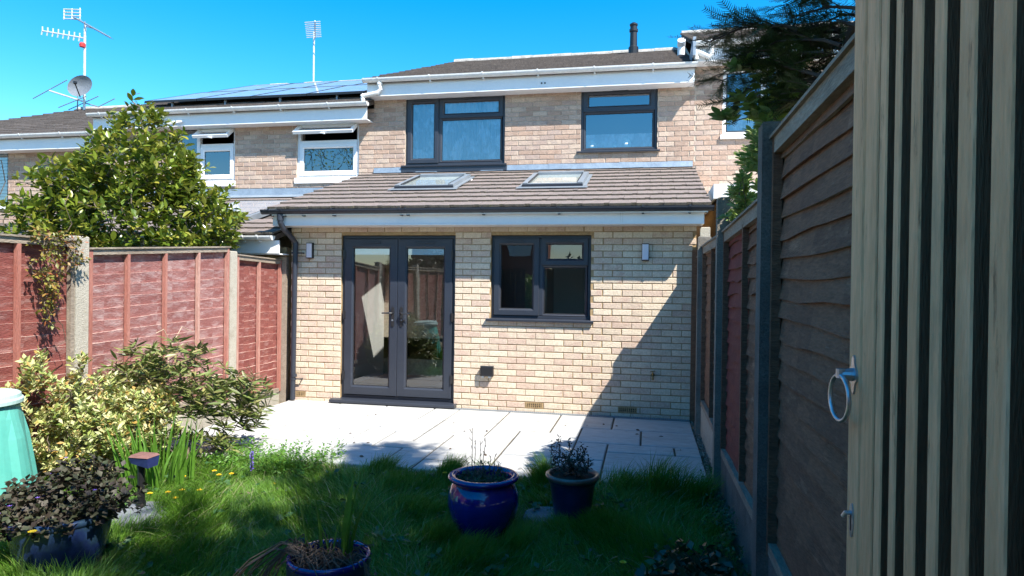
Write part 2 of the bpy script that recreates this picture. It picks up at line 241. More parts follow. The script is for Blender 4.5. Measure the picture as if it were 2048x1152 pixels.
class MB:
    def __init__(s): s.v = []; s.f = []; s.mi = []; s.cur = 0
    def quad(s, *p):
        i = len(s.v); s.v += [tuple(q) for q in p]; s.f.append(tuple(range(i, i+len(p)))); s.mi.append(s.cur)
    def box(s, x0, x1, y0, y1, z0, z1):
        i = len(s.v)
        s.v += [(x0,y0,z0),(x1,y0,z0),(x1,y1,z0),(x0,y1,z0),(x0,y0,z1),(x1,y0,z1),(x1,y1,z1),(x0,y1,z1)]
        for f in ((0,3,2,1),(4,5,6,7),(0,1,5,4),(1,2,6,5),(2,3,7,6),(3,0,4,7)): s.f.append(tuple(i+a for a in f)); s.mi.append(s.cur)
    def hexa(s, pts):
        i = len(s.v); s.v += [tuple(p) for p in pts]
        for f in ((0,3,2,1),(4,5,6,7),(0,1,5,4),(1,2,6,5),(2,3,7,6),(3,0,4,7)): s.f.append(tuple(i+a for a in f)); s.mi.append(s.cur)
    def tube(s, path, rad, n=8, cap=True):
        path = [Vector(p) for p in path]; k = len(path)
        rads = rad if isinstance(rad, (list, tuple)) else [rad]*k
        i0 = len(s.v); prev = None
        for j, p in enumerate(path):
            d = (path[min(j+1, k-1)]-path[max(j-1, 0)])
            if d.length < 1e-9: d = Vector((0, 0, 1))
            d.normalize()
            if prev is None:
                a = Vector((1, 0, 0)) if abs(d.x) < 0.8 else Vector((0, 1, 0)); u = d.cross(a).normalized()
            else:
                u = (prev - d*prev.dot(d))
                u = u.normalized() if u.length > 1e-6 else d.orthogonal().normalized()
            prev = u; w = d.cross(u)
            for q in range(n):
                t = 2*math.pi*q/n; s.v.append(tuple(p + (u*math.cos(t)+w*math.sin(t))*rads[j]))
        for j in range(k-1):
            for q in range(n):
                a = i0+j*n+q; b = i0+j*n+(q+1) % n; s.f.append((a, b, b+n, a+n)); s.mi.append(s.cur)
        if cap:
            s.f.append(tuple(i0+q for q in range(n))[::-1]); s.mi.append(s.cur)
            s.f.append(tuple(i0+(k-1)*n+q for q in range(n))); s.mi.append(s.cur)
    def lathe(s, c, prof, n=32, flute=None, close=False):
        i0 = len(s.v); k = len(prof)
        for (r, z) in prof:
            for q in range(n):
                t = 2*math.pi*q/n; rq = r*(flute(q, z) if flute else 1)
                s.v.append((c[0]+rq*math.cos(t), c[1]+rq*math.sin(t), c[2]+z))
        for j in range(k-1):
            for q in range(n):
                a = i0+j*n+q; b = i0+j*n+(q+1) % n; s.f.append((a, b, b+n, a+n)); s.mi.append(s.cur)
        if close:
            s.f.append(tuple(i0+(k-1)*n+q for q in range(n))); s.mi.append(s.cur)
    def ring(s, x0, x1, z0, z1, prof):
        """picture-frame sweep in the XZ plane: prof = [(inset, y), ...]"""
        i0 = len(s.v); k = len(prof)
        for (d, y) in prof: s.v += [(x0+d, y, z0+d), (x1-d, y, z0+d), (x1-d, y, z1-d), (x0+d, y, z1-d)]
        for j in range(k-1):
            for q in range(4):
                a = i0+j*4+q; b = i0+j*4+(q+1) % 4; s.f.append((a, b, b+4, a+4)); s.mi.append(s.cur)
    def extrude_x(s, x0, x1, prof, closed=True, caps=True):
        i0 = len(s.v); k = len(prof)
        for x in (x0, x1): s.v += [(x, y, z) for (y, z) in prof]
        for q in range(k if closed else k-1):
            a = i0+q; b = i0+(q+1) % k; s.f.append((a, a+k, b+k, b)); s.mi.append(s.cur)
        if closed and caps:
            s.f.append(tuple(i0+q for q in range(k))); s.mi.append(s.cur); s.f.append(tuple(i0+k+q for q in range(k))[::-1]); s.mi.append(s.cur)
    def mesh(s, mats, smooth=False, name='m'):
        me = bpy.data.meshes.new(name); me.from_pydata(s.v, [], s.f)
        for mt in (mats if isinstance(mats, (list, tuple)) else [mats]): me.materials.append(mt)
        if any(s.mi): me.polygons.foreach_set('material_index', s.mi)
        if smooth: me.polygons.foreach_set('use_smooth', [True]*len(me.polygons))
        me.update(); return me
    def build(s, name, mats, parent=None, smooth=False, **k):
        return link(name, s.mesh(mats, smooth, name), parent, **k)

def scatter_mesh(name, tv, tf, mats3, locs, material, smooth=False):
    """one mesh of many copies of a template (numpy)"""
    tv = np.asarray(tv, float); N = len(locs); nv = len(tv)
    V = (np.einsum('nij,vj->nvi', mats3, tv) + np.asarray(locs)[:, None, :]).reshape(-1, 3)
    lens = np.array([len(f) for f in tf]); flat = np.concatenate([np.array(f) for f in tf])
    L = (flat[None, :] + (np.arange(N)*nv)[:, None]).reshape(-1)
    LT = np.tile(lens, N); LS = np.concatenate([[0], np.cumsum(LT)[:-1]])
    me = bpy.data.meshes.new(name)
    me.vertices.add(len(V)); me.vertices.foreach_set('co', V.astype(np.float32).ravel())
    me.loops.add(len(L)); me.loops.foreach_set('vertex_index', L.astype(np.int32))
    me.polygons.add(len(LT)); me.polygons.foreach_set('loop_start', LS.astype(np.int32)); me.polygons.foreach_set('loop_total', LT.astype(np.int32))
    if smooth: me.polygons.foreach_set('use_smooth', np.ones(len(LT), bool))
    me.materials.append(material); me.update(calc_edges=True); return me

def frames_along(d, spin=None):
    """N rotation matrices whose local +Y runs along d (N,3), turned by spin about it"""
    d = d/np.linalg.norm(d, axis=1, keepdims=True); N = len(d)
    up = np.tile(np.array([[0., 0, 1]]), (N, 1)); up[np.abs(d[:, 2]) > 0.95] = (1., 0, 0)
    x = np.cross(d, up); x /= np.linalg.norm(x, axis=1, keepdims=True); z = np.cross(x, d)
    if spin is not None:
        c, s_ = np.cos(spin)[:, None], np.sin(spin)[:, None]; x, z = x*c+z*s_, -x*s_+z*c
    return np.stack([x, d, z], axis=2)

LEAF_V = [(0,0,0),(-0.34,0.25,0.05),(-0.46,0.52,0.07),(-0.28,0.80,0.02),(0,1.0,-0.10),(0.28,0.80,0.02),(0.46,0.52,0.07),(0.34,0.25,0.05),(0,0.28,-0.03),(0,0.6,-0.05)]
LEAF_F = [(0,8,1),(0,7,8),(1,8,9,2),(8,7,6,9),(2,9,3),(9,6,5),(3,9,4),(9,5,4)]
SLEAF_V = [(0,0,0),(-0.45,0.5,0.08),(0,0.5,-0.03),(0.45,0.5,0.08),(0,1,-0.05)]
SLEAF_F = [(0,2,1),(0,3,2),(1,2,4),(2,3,4)]
def leaf_t(l, w, small=False):
    v = SLEAF_V if small else LEAF_V
    return [(x*w, y*l, z*w) for x, y, z in v], (SLEAF_F if small else LEAF_F)

# ------------------------------------------------------------------ ground
g = MB(); g.quad((-200,-200,-0.12),(200,-200,-0.12),(200,200,-0.12),(-200,200,-0.12)); tag(g.build('ground', M['ground']), 'rough ground around the gardens', kind='structure')
g = MB(); nx, ny = 40, 40
X0, X1, Y0, Y1 = -4.55, 0.5, -0.2, 5.24
def lawn_z(x, y): return -0.06 + 0.02*math.sin(x*2.1+1)*math.cos(y*1.7) + 0.012*math.sin(x*5+y*4)
for i in range(nx):
    for j in range(ny):
        xs = (X0+(X1-X0)*i/nx, X0+(X1-X0)*(i+1)/nx); ys = (Y0+(Y1-Y0)*j/ny, Y0+(Y1-Y0)*(j+1)/ny)
        g.quad(*[(x, y, lawn_z(x, y)) for x, y in ((xs[0],ys[0]),(xs[1],ys[0]),(xs[1],ys[1]),(xs[0],ys[1]))])
tag(g.build('lawn', M['lawn']), 'uneven lawn in front of the patio', kind='structure')

# patio of random-size sandstone slabs on the measured joint grid
def gx(a): return min(-0.34+0.3063*a, 0.505) if a > -13.2 else -4.44
ROWS = [7.755, 7.43, 7.11, 6.81, 6.465, 6.15, 5.84, 5.51, 5.20]
patio = thing('patio', 'sandstone slab patio along the house wall', None, (-1.9, 6.4, 0), kind='structure')
bed = MB(); bed.box(-4.44, 0.50, 5.23, 7.755, -0.11, -0.012); bed.build('mortar_bed', M['mortar_dark'], patio)
edge_b = MB(); x = -4.4
SL = [(0,3,0,2),(-2,0,0,2),(-2,-1,2,3),(-1,1,2,4),(1,3,2,4),(-1,0,4,6),(-1,0,6,8),(0,2,4,5),(2,3,4,5),(0,3,5,7),(0,1,7,8),(1,3,7,8),
      (-3,-1,3,5),(-3,-1,5,6),(-3,-1,6,8),(-4,-2,0,3),(-4,-3,3,4),(-6,-4,0,2),(-6,-4,2,4),(-5,-3,4,7),(-5,-3,7,8),(-6,-5,4,5),(-7,-6,4,5),
      (-7,-5,5,6),(-8,-6,6,8),(-6,-5,6,8),(-8,-7,4,6),(-8,-6,2,4),(-7,-6,0,2),(-9,-7,0,2),(-9,-8,4,6),(-9,-8,6,8),(-10,-8,2,4),(-11,-9,0,2),
      (-14,-11,0,2),(-12,-10,2,4),(-14,-12,2,4),(-11,-9,4,6),(-11,-9,6,8),(-14,-11,4,6),(-14,-11,6,8)]
for (a0, a1, b0, b1) in SL:
    x0, x1, y1, y0 = gx(a0)+0.009, gx(a1)-0.009, ROWS[b0]-0.012, ROWS[b1]+0.012
    dz = random.uniform(-0.002, 0.002); b = MB(); j = lambda: random.uniform(-0.002, 0.002)
    c = [(x0+j(),y0+j()),(x1+j(),y0+j()),(x1+j(),y1+j()),(x0+j(),y1+j())]; e = 0.007
    ci = [(x0+e,y0+e),(x1-e,y0+e),(x1-e,y1-e),(x0+e,y1-e)]
    b.v = [(px,py,-0.03) for px,py in c]+[(px,py,-0.006+dz) for px,py in c]+[(px,py,dz) for px,py in ci]
    for lv in (0, 4):
        for q in range(4): b.f.append((lv+q, lv+(q+1) % 4, lv+4+(q+1) % 4, lv+4+q)); b.mi.append(0)
    b.f.append((8,9,10,11)); b.mi.append(0)
    b.build('slab', M['slab'], patio)
# brick edging under the slabs, seen at the lawn side
x = -4.42
while x < 0.46:
    b = MB(); b.box(x, min(x+0.205, 0.5), 5.205, 5.235, -0.10, -0.035); b.build('edging_brick', M['brick_cream'], patio); x += 0.217
# slotted channel drain
dr = thing('drain_channel', 'slotted grey channel drain along the foot of the wall', None, (-1.9, 7.80, 0), kind='structure')
b = MB(); b.box(-3.85, 0.50, 7.765, 7.775, -0.03, 0.002); b.box(-3.85, 0.50, 7.83, 7.84, -0.03, 0.002); b.build('rail', M['alu'], dr)
b = MB(); b.box(-3.85, 0.50, 7.775, 7.83, -0.03, -0.02); b.build('channel_floor', M['gasket'], dr)
b = MB(); x = -3.84
while x < 0.49: b.box(x, x+0.012, 7.775, 7.83, -0.012, 0.001); x += 0.024
b.build('grate_bars', M['alu'], dr, kind='stuff')
b = MB(); b.box(-4.44, -3.85, 7.755, 7.86, -0.03, -0.002); b.build('infill', M['slab'], patio)
# gravel strip by the fence
N = 1500; tv = [(0,0,0.8),(1,0,0),(0,1,0),(-1,0,0),(0,-1,0),(0,0,-0.8)]; tf = [(0,1,2),(0,2,3),(0,3,4),(0,4,1),(5,2,1),(5,3,2),(5,4,3),(5,1,4)]
L = np.stack([RNG.uniform(0.50,0.60,N), RNG.uniform(4.3,7.85,N), RNG.uniform(-0.04,-0.005,N)],1)
S = RNG.uniform(0.006,0.014,N)[:,None,None]*frames_along(RNG.normal(size=(N,3)))
tag(link('gravel', scatter_mesh('gravel', tv, tf, S, L, M['gravel'])), 'narrow strip of small brown gravel beside the fence', 'gravel', kind='stuff')

# ------------------------------------------------------------------ walls with openings, bricks
def wall_mesh(x0, x1, z0, z1, y0, y1, ops, material):
    xs = sorted({x0, x1, *[o[0] for o in ops], *[o[1] for o in ops]}); zs = sorted({z0, z1, *[o[2] for o in ops], *[o[3] for o in ops]})
    xs = [x for x in xs if x0 <= x <= x1]; zs = [z for z in zs if z0 <= z <= z1]
    def solid(i, j):
        if not (0 <= i < len(xs)-1 and 0 <= j < len(zs)-1): return False
        cx, cz = (xs[i]+xs[i+1])/2, (zs[j]+zs[j+1])/2
        return not any(o[0] < cx < o[1] and o[2] < cz < o[3] for o in ops)
    b = MB()
    for i in range(len(xs)-1):
        for j in range(len(zs)-1):
            if not solid(i, j): continue
            a, c, d, e = xs[i], xs[i+1], zs[j], zs[j+1]
            b.quad((a,y0,d),(c,y0,d),(c,y0,e),(a,y0,e)); b.quad((a,y1,d),(a,y1,e),(c,y1,e),(c,y1,d))
            if not solid(i-1, j): b.quad((a,y0,d),(a,y0,e),(a,y1,e),(a,y1,d))
            if not solid(i+1, j): b.quad((c,y0,d),(c,y1,d),(c,y1,e),(c,y0,e))
            if not solid(i, j-1): b.quad((a,y0,d),(a,y1,d),(c,y1,d),(c,y0,d))
            if not solid(i, j+1): b.quad((a,y0,e),(c,y0,e),(c,y1,e),(a,y1,e))
    return b.mesh(material)
_bm = {}
def brick_mesh(ln, h, material, var):
    key = (round(ln*100), round(h*1000), material.name, var)
    if key in _bm: return _bm[key]
    ln = key[0]/100; rs = random.Random(hash(key[:2]) + var); b = MB(); j = lambda: rs.uniform(-0.0016, 0.0016)
    e = 0.004; p = 0.008
    o = [(-ln/2+j(), -h/2+j()), (ln/2+j(), -h/2+j()), (ln/2+j(), h/2+j()), (-ln/2+j(), h/2+j())]
    b.v = [(x, 0.006, z) for x, z in o] + [(x, -p+0.003, z) for x, z in o] + [(x*(1-2*e/ln), -p+j()*0.6, z*(1-2*e/h)) for x, z in o]
    for lv in (0, 4):
        for q in range(4): b.f.append((lv+q, lv+(q+1) % 4, lv+4+(q+1) % 4, lv+4+q)); b.mi.append(0)
    b.f.append((8,9,10,11)); b.mi.append(0)
    _bm[key] = b.mesh(material, name='brick'); return _bm[key]
def bricks(parent, x0, x1, z0, nc, y, ops, material, phase=0.0, limit=300, course=0.075, skip=None, band=None):
    """stretcher bond; the nearest `limit` bricks are objects of their own, the rest one mesh"""
    items = []
    for c in range(nc):
        za, zb = z0+c*course+0.005, z0+(c+1)*course-0.005
        zc = (za+zb)/2
        spans = [(x0, x1)]
        for o in ops:
            if o[2]-0.01 < zc < o[3]+0.01:
                ns = []
                for s in spans:
                    if o[1] <= s[0] or o[0] >= s[1]: ns.append(s); continue
                    if o[0] > s[0]: ns.append((s[0], o[0]))
                    if o[1] < s[1]: ns.append((o[1], s[1]))
                spans = ns
        off = phase + (0.1125 if c % 2 else 0)
        for (a, e) in spans:
            k = math.floor((a-off)/0.225)
            xx = off + k*0.225
            while xx < e:
                l_, r_ = max(xx+0.005, a), min(xx+0.220, e); xx += 0.225
                if r_-l_ < 0.03: continue
                if skip and skip((l_+r_)/2, zc): continue
                items.append(((l_+r_)/2, zc, r_-l_))
    items.sort(key=lambda t: math.hypot(t[0], y) + abs(t[1]-1.5)*0.3)
    for i, (cx, cz, ln) in enumerate(items[:limit]):
        link('brick', brick_mesh(ln, course-0.010, material, random.randrange(5)), parent, loc=(cx, y, cz))
    if items[limit:]:
        b = MB()
        for (cx, cz, ln) in items[limit:]:
            j = lambda: random.uniform(-0.0015, 0.0015); h = course-0.010
            o = [(cx-ln/2+j(), cz-h/2+j()), (cx+ln/2+j(), cz-h/2+j()), (cx+ln/2+j(), cz+h/2+j()), (cx-ln/2+j(), cz+h/2+j())]
            i0 = len(b.v); b.v += [(x, y+0.006, z) for x, z in o] + [(x, y-0.005, z) for x, z in o] + [(cx+(x-cx)*(1-0.008/ln), y-0.008+j()*.6, cz+(z-cz)*0.88) for x, z in o]
            for lv in (0, 4):
                for q in range(4): b.f.append((i0+lv+q, i0+lv+(q+1) % 4, i0+lv+4+(q+1) % 4, i0+lv+4+q)); b.mi.append(0)
            b.f.append((i0+8,i0+9,i0+10,i0+11)); b.mi.append(0)
        b.build('brickwork', material, parent, kind='stuff')
    return len(items)

# ------------------------------------------------------------------ windows and doors
def frame_prof(y, w, d=0.07): return [(0, y+d), (0, y+0.004), (0.004, y), (w-0.018, y), (w-0.004, y+0.014), (w, y+0.018), (w, y+d)]
def pane(parent, x0, x1, z0, z1, y, gm, name='pane'):
    b = MB(); b.quad((x0,y,z0),(x1,y,z0),(x1,y,z1),(x0,y,z1)); o = b.build(name, gm, parent)
    b = MB(); b.ring(x0-0.002, x1+0.002, z0-0.002, z1+0.002, [(0, y-0.006), (0.010, y-0.004), (0.010, y-0.001)]); b.build('gasket', M['gasket'], parent)
    return o
def vent(parent, xc, z, y, material, w=0.22):
    b = MB(); b.box(xc-w/2, xc+w/2, y-0.014, y, z-0.010, z+0.010); b.box(xc-w/2+0.008, xc+w/2-0.008, y-0.018, y-0.014, z-0.004, z+0.006); b.build('trickle_vent', material, parent)
def sill(parent, x0, x1, y, z, material, proj=0.045, t=0.032):
    b = MB(); b.extrude_x(x0, x1, [(y+0.06, z+0.006), (y-proj, z-0.004), (y-proj-0.003, z-0.010), (y-proj, z-t), (y-proj+0.012, z-t), (y-proj+0.012, z-t+0.012), (y+0.06, z-t+0.012)])
    b.build('sill', material, parent)

# ================================================================== EXTENSION
W = 7.86; XL, XR = -4.46, 0.545
ext = thing('brick_extension', 'single-storey cream brick extension with grey double doors, a kitchen window and a tiled lean-to roof', 'extension', (-1.95, 8.0, 0))
DOOR = (-3.775, -2.285, 0.045, 2.10); KW = (-1.842, -0.640, 1.10, 2.10)
link('wall', wall_mesh(XL, XR, 0, 2.42, W, W+0.28, [DOOR, KW], M['mortar_buff']), ext)
AIR = [(-1.405, -1.190, 0.0375, 0.1125), (-0.305, -0.090, 0.0375, 0.1125), (-4.385, -4.245, 0.0375, 0.1125)]
nb = bricks(ext, XL, XR, -0.0375, 30, W, [(DOOR[0], DOOR[1], 0, 2.10), KW] + AIR, M['brick_cream'], phase=0.062)
# left and right flank walls
for (xa, xb) in ((XL, XL+0.25), (XR-0.25, XR)):
    b = MB(); b.hexa([(xa,W+0.28,0),(xb,W+0.28,0),(xb,10.3,0),(xa,10.3,0),(xa,W+0.28,2.42),(xb,W+0.28,2.42),(xb,10.3,3.15),(xa,10.3,3.15)]); b.build('side_wall', M['mortar_buff'], ext)
for (a, b_, c, d) in AIR:
    v = MB(); v.box(a+0.004, b_-0.004, W-0.001, W+0.02, c+0.004, d-0.004); o = v.build('air_brick', M['gasket'], ext)
    v = MB(); v.ring(a+0.003, b_-0.003, c+0.003, d-0.003, [(0, W), (0, W-0.008), (0.008, W-0.008), (0.008, W)])
    n = 9 if b_-a > 0.18 else 6
    for i in range(1, n): xx = a+(b_-a)*i/n; v.box(xx-0.0035, xx+0.0035, W-0.007, W-0.001, c+0.01, d-0.01)
    for i in range(1, 4): zz = c+(d-c)*i/4; v.box(a+0.01, b_-0.01, W-0.0065, W-0.0015, zz-0.0025, zz+0.0025)
    v.build('vent_grille', M['mortar_buff'], o)
# french door
fy = W+0.035
fd = MB(); fd.ring(DOOR[0]+0.004, DOOR[1]-0.004, 0.055, 2.096, frame_prof(fy, 0.052, 0.08)); door = fd.build('french_door', M['anthracite'], ext)
mid = -3.030
LE = [(DOOR[0]+0.040, mid-0.002), (mid+0.002, DOOR[1]-0.040)]
for k, (a, c) in enumerate(LE):
    b = MB(); b.ring(a, c, 0.10, 2.055, frame_prof(fy-0.022, 0.112, 0.07)); b.build('door_leaf', M['anthracite'], door)
    pane(door, a+0.112, c-0.112, 0.212, 1.943, fy+0.012, M['glass_low'])
    vent(door, (a+c)/2, 2.008, fy-0.022, M['anthracite'], 0.24)
    # blind cassette just inside the glass
    b = MB(); b.box(a+0.116, c-0.116, fy+0.0135, fy+0.040, 1.860, 1.940); b.build('blind_cassette', M['upvc'], door)
    hx = c-0.055 if k == 0 else a+0.055
    b = MB(); y = fy-0.022
    pr = [(math.cos(t)*0.018, math.sin(t)*0.018) for t in np.linspace(0, math.pi, 7)]
    zc = 1.09; out = [(hx+dx, zc+0.105+dz) for dx, dz in pr] + [(hx-dx, zc-0.105-dz) for dx, dz in pr]
    n = len(out); i0 = len(b.v); b.v += [(x, y, z) for x, z in out] + [(x, y-0.012, z) for x, z in out]
    for q in range(n): b.f.append((q, (q+1) % n, n+(q+1) % n, n+q)); b.mi.append(0)
    b.f.append(tuple(range(n, 2*n))); b.mi.append(0)
    sg = -1 if k == 0 else 1
    b.tube([(hx, y-0.010, zc+0.045), (hx, y-0.045, zc+0.045), (hx+sg*0.02, y-0.055, zc+0.045), (hx+sg*0.125, y-0.052, zc+0.043)], [0.011, 0.010, 0.010, 0.008], 8)
    hnd = b.build('handle', M['rubber'], door)
    b = MB(); b.tube([(hx, y-0.011, zc-0.045), (hx, y-0.018, zc-0.045)], 0.012, 12); b.build('key_cylinder', M['galv'], door)
    if k == 1:
        b = MB(); b.tube([(hx-0.012, y-0.02, zc-0.045), (hx+0.012, y-0.028, zc-0.052), (hx+0.06, y-0.035, zc-0.035)], 0.007, 6); b.build('key', M['rubber'], door)
    ox = a-0.004 if k == 0 else c+0.004
    for hz in (1.86, 1.10, 0.34):
        b = MB(); b.tube([(ox, y-0.012, hz-0.055), (ox, y-0.012, hz+0.055)], 0.011, 8); b.box(ox-0.022, ox+0.022, y-0.006, y, hz-0.045, hz+0.045); b.build('hinge', M['rubber'], door)
b = MB(); b.box(mid-0.02, mid+0.02, fy-0.004, fy+0.05, 0.06, 2.06); b.build('meeting_stile', M['anthracite'], door)
b = MB(); b.extrude_x(-3.865, -2.245, [(W+0.1, 0.055), (W-0.115, 0.046), (W-0.12, 0.040), (W-0.12, 0.012), (W+0.1, 0.012)]); b.build('threshold', M['anthracite'], door)
b = MB(); x = -3.84
while x < -2.27: b.box(x, x+0.010, W-0.118, W-0.03, 0.0, 0.012); x += 0.022
b.build('threshold_grating', M['black'], door, kind='stuff')
# kitchen window
ky = W+0.045
b = MB(); b.ring(KW[0]+0.003, KW[1]-0.003, KW[2]+0.004, KW[3]-0.003, frame_prof(ky, 0.048, 0.075)); kw = b.build('kitchen_window', M['anthracite'], ext)
mx_ = -1.246
b = MB(); b.box(mx_-0.03, mx_+0.03, ky-0.001, ky+0.07, KW[2]+0.045, KW[3]-0.045); b.box(mx_+0.03, KW[1]-0.045, ky-0.0005, ky+0.07, 1.735, 1.775); b.build('mullion', M['anthracite'], kw)
b = MB(); b.ring(KW[0]+0.035, mx_-0.012, KW[2]+0.04, KW[3]-0.035, frame_prof(ky-0.020, 0.078, 0.06)); b.build('sash', M['anthracite'], kw)
pane(kw, KW[0]+0.113, mx_-0.090, KW[2]+0.118, KW[3]-0.113, ky+0.012, M['glass_kitchen'])
b = MB(); b.ring(mx_+0.012, KW[1]-0.035, 1.745, KW[3]-0.035, frame_prof(ky-0.020, 0.070, 0.06)); b.build('sash', M['anthracite'], kw)
pane(kw, mx_+0.082, KW[1]-0.105, 1.815, KW[3]-0.105, ky+0.012, M['glass_kitchen'])
b = MB(); b.ring(mx_+0.030, KW[1]-0.048, KW[2]+0.045, 1.735, [(0, ky-0.002), (0.018, ky+0.012), (0.018, ky+0.03)]); b.build('glazing_bead', M['anthracite'], kw)
pane(kw, mx_+0.048, KW[1]-0.066, KW[2]+0.063, 1.717, ky+0.014, M['glass_kitchen'])
vent(kw, (KW[0]+mx_)/2, 2.035, ky-0.020, M['anthracite'], 0.20); vent(kw, (KW[1]+mx_)/2+0.01, 2.035, ky-0.020, M['anthracite'], 0.20)
sill(kw, KW[0]-0.045, KW[1]+0.040, W, KW[2], M['anthracite'], 0.05)
# inside: floor, walls, kitchen unit
for (xa, xb) in ((-4.2, -4.19), (-1.98, -1.94), (0.29, 0.30)):
    rm = MB(); y0 = W+0.28 if xa != -1.98 else 8.75
    zt_ = lambda y: 2.28+(min(y, 10.3)-W)*0.312
    rm.hexa([(xa,y0,.02),(xb,y0,.02),(xb,10.3,.02),(xa,10.3,.02),(xa,y0,zt_(y0)),(xb,y0,zt_(y0)),(xb,10.3,2.97),(xa,10.3,2.97)]); rm.build('inner_wall', M['plaster'] if xa != -1.98 else M['dark_room'], ext)  # kitchen partition darkened in colour so sun through the rooflight barely shows
    rm = MB(); rm.box(xa, xb, 10.3, 12.5, .02, 2.95); rm.build('inner_wall', M['plaster'], ext)
rm = MB(); rm.box(-4.19, -1.985, 10.95, 10.96, 0.02, 2.94); rm.build('inner_wall', M['plaster'], ext)
rm = MB(); rm.box(-1.995, -1.982, 8.75, 10.94, 0.02, 2.5); rm.build('inner_wall', M['plaster'], ext)
rm = MB(); rm.box(-1.93, -1.42, 8.55, 9.54, 0.02, 2.38); rm.build('kitchen_cupboard', M['dark_room'], ext)  # dark block added to hide the sunlit wall behind the left kitchen pane
rm = MB(); rm.box(-1.94, 0.29, 9.55, 9.57, 0.02, 2.7); rm.build('kitchen_wall', M['plaster_dim'], ext)
rm = MB(); rm.box(-4.2, 0.3, 10.3, 12.52, 2.95, 2.97); rm.build('ceiling', M['plaster_dim'], ext)
rm = MB(); rm.box(-1.28, -1.20, 8.14, 8.75, 1.10, 2.30); rm.box(-1.94, -0.2, W+0.29, W+0.80, 0.86, 0.90); rm.build('kitchen_cupboard', M['plaster_dim'], ext)
x = -4.19
while x < 0.28:
    b = MB(); b.box(x+0.001, min(x+0.139, 0.29), W+0.10, 12.5, 0.0, 0.02); b.build('floorboard', M['oak'], ext); x += 0.14
b = MB()
b.box(-4.19, -3.05, 10.3, 10.8, 0.28, 0.62)
for (lx, ly) in ((-4.1,10.33),(-3.12,10.33),(-3.12,10.74),(-4.1,10.74)): b.box(lx, lx+0.03, ly, ly+0.03, 0.02, 0.28)
tag(b.build('low_cabinet', M['dark_room']), 'low dark cabinet on thin legs inside the room behind the double doors', 'cabinet')
# roof
EY0, EZ0, SL_ = 7.46, 2.395, 0.312
def ez(y): return EZ0 + (y-EY0)*SL_
RL = [(-3.36, -2.54, 8.60, 9.50), (-1.60, -0.82, 8.58, 9.50)]
rx0, rx1 = XL-0.10, XR+0.125
xs = sorted([rx0, rx1]+[v for r in RL for v in r[:2]]); b = MB()
def slab_strip(b, x0, x1, y0, y1, lo, hi):
    b.hexa([(x0,y0,ez(y0)+lo),(x1,y0,ez(y0)+lo),(x1,y1,ez(y1)+lo),(x0,y1,ez(y1)+lo),(x0,y0,ez(y0)+hi),(x1,y0,ez(y0)+hi),(x1,y1,ez(y1)+hi),(x0,y1,ez(y1)+hi)])
slab_strip(b, rx0+0.03, rx1-0.03, 7.50, 8.58, -0.09, -0.03); slab_strip(b, rx0+0.03, rx1-0.03, 9.52, 10.3, -0.09, -0.03)
for (a, c) in ((rx0+0.03, RL[0][0]), (RL[0][1], RL[1][0]), (RL[1][1], rx1-0.03)): slab_strip(b, a, c, 8.58, 9.52, -0.09, -0.03)
b.build('roof', M['plaster'], ext)
# individual tiles, laid in 10 courses, with a thick broken front edge
TW, GA = 0.296, 0.302
def tile_mesh(w, l, var):
    rs = random.Random(var*31+int(w*1000)); b = MB(); t = 0.026; nseg = 5
    for i in range(nseg):
        x0, x1 = w*i/nseg, w*(i+1)/nseg
        notch = 0.0
        if i == nseg-1 and w > 0.2: x1 = w-0.004; notch = 0.02
        y0 = notch + rs.uniform(-0.003, 0.003)
        b.cur = 0
        b.quad((x0,y0,t),(x1,y0,t+rs.uniform(-.001,.001)),(x1,l,0.004),(x0,l,0.004))
        b.cur = 1
        b.quad((x0,y0,-0.002),(x1,y0,-0.002),(x1,y0,t),(x0,y0,t))
        if i in (0, nseg-1):
            xs_ = x0 if i == 0 else x1
            b.quad((xs_,y0,-0.002),(xs_,y0,t),(xs_,l,0.004),(xs_,l,-0.006))
    b.cur = 1
    xn = w*(nseg-1)/nseg; b.quad((xn,0,-0.002),(xn,0.02,-0.002),(xn,0.02,t),(xn,0,t))
    return b
_tm = {}
ang = math.atan(SL_)
yc = EY0 - 0.01; c = 0
while yc < 10.26:
    off = 0.0 if c % 2 == 0 else TW/2
    x = rx0 - (TW-off if off else 0)
    while x < rx1-0.02:
        a, e = max(x, rx0), min(x+TW, rx1); yb = min(yc+GA*0.955+0.03, 10.29)
        x += TW
        if e-a < 0.03: continue
        spans = [(a, e)]
        for r in RL:
            if yc+0.2 > r[2]+0.06 and yc < r[3]-0.02:
                ns = []
                for s_ in spans:
                    if r[1]+0.03 <= s_[0] or r[0]-0.03 >= s_[1]: ns.append(s_); continue
                    if r[0]-0.03 > s_[0]: ns.append((s_[0], r[0]-0.03))
                    if r[1]+0.03 < s_[1]: ns.append((r[1]+0.03, s_[1]))
                spans = ns
        for (s0, s1) in spans:
            if s1-s0 < 0.03: continue
            key = (round((s1-s0)*100), random.randrange(4))
            if key not in _tm: _tm[key] = tile_mesh(key[0]/100-0.003, 0.335, key[1]).mesh([M['tile_ext'], M['tile_edge']], name='roof_tile')
            o = link('roof_tile', _tm[key], ext, loc=(s0, yc + random.uniform(-0.003, 0.003), ez(yc)+0.002))
            o.rotation_euler = (ang, random.uniform(-0.006, 0.006), 0)
    yc += GA*math.cos(ang); c += 1
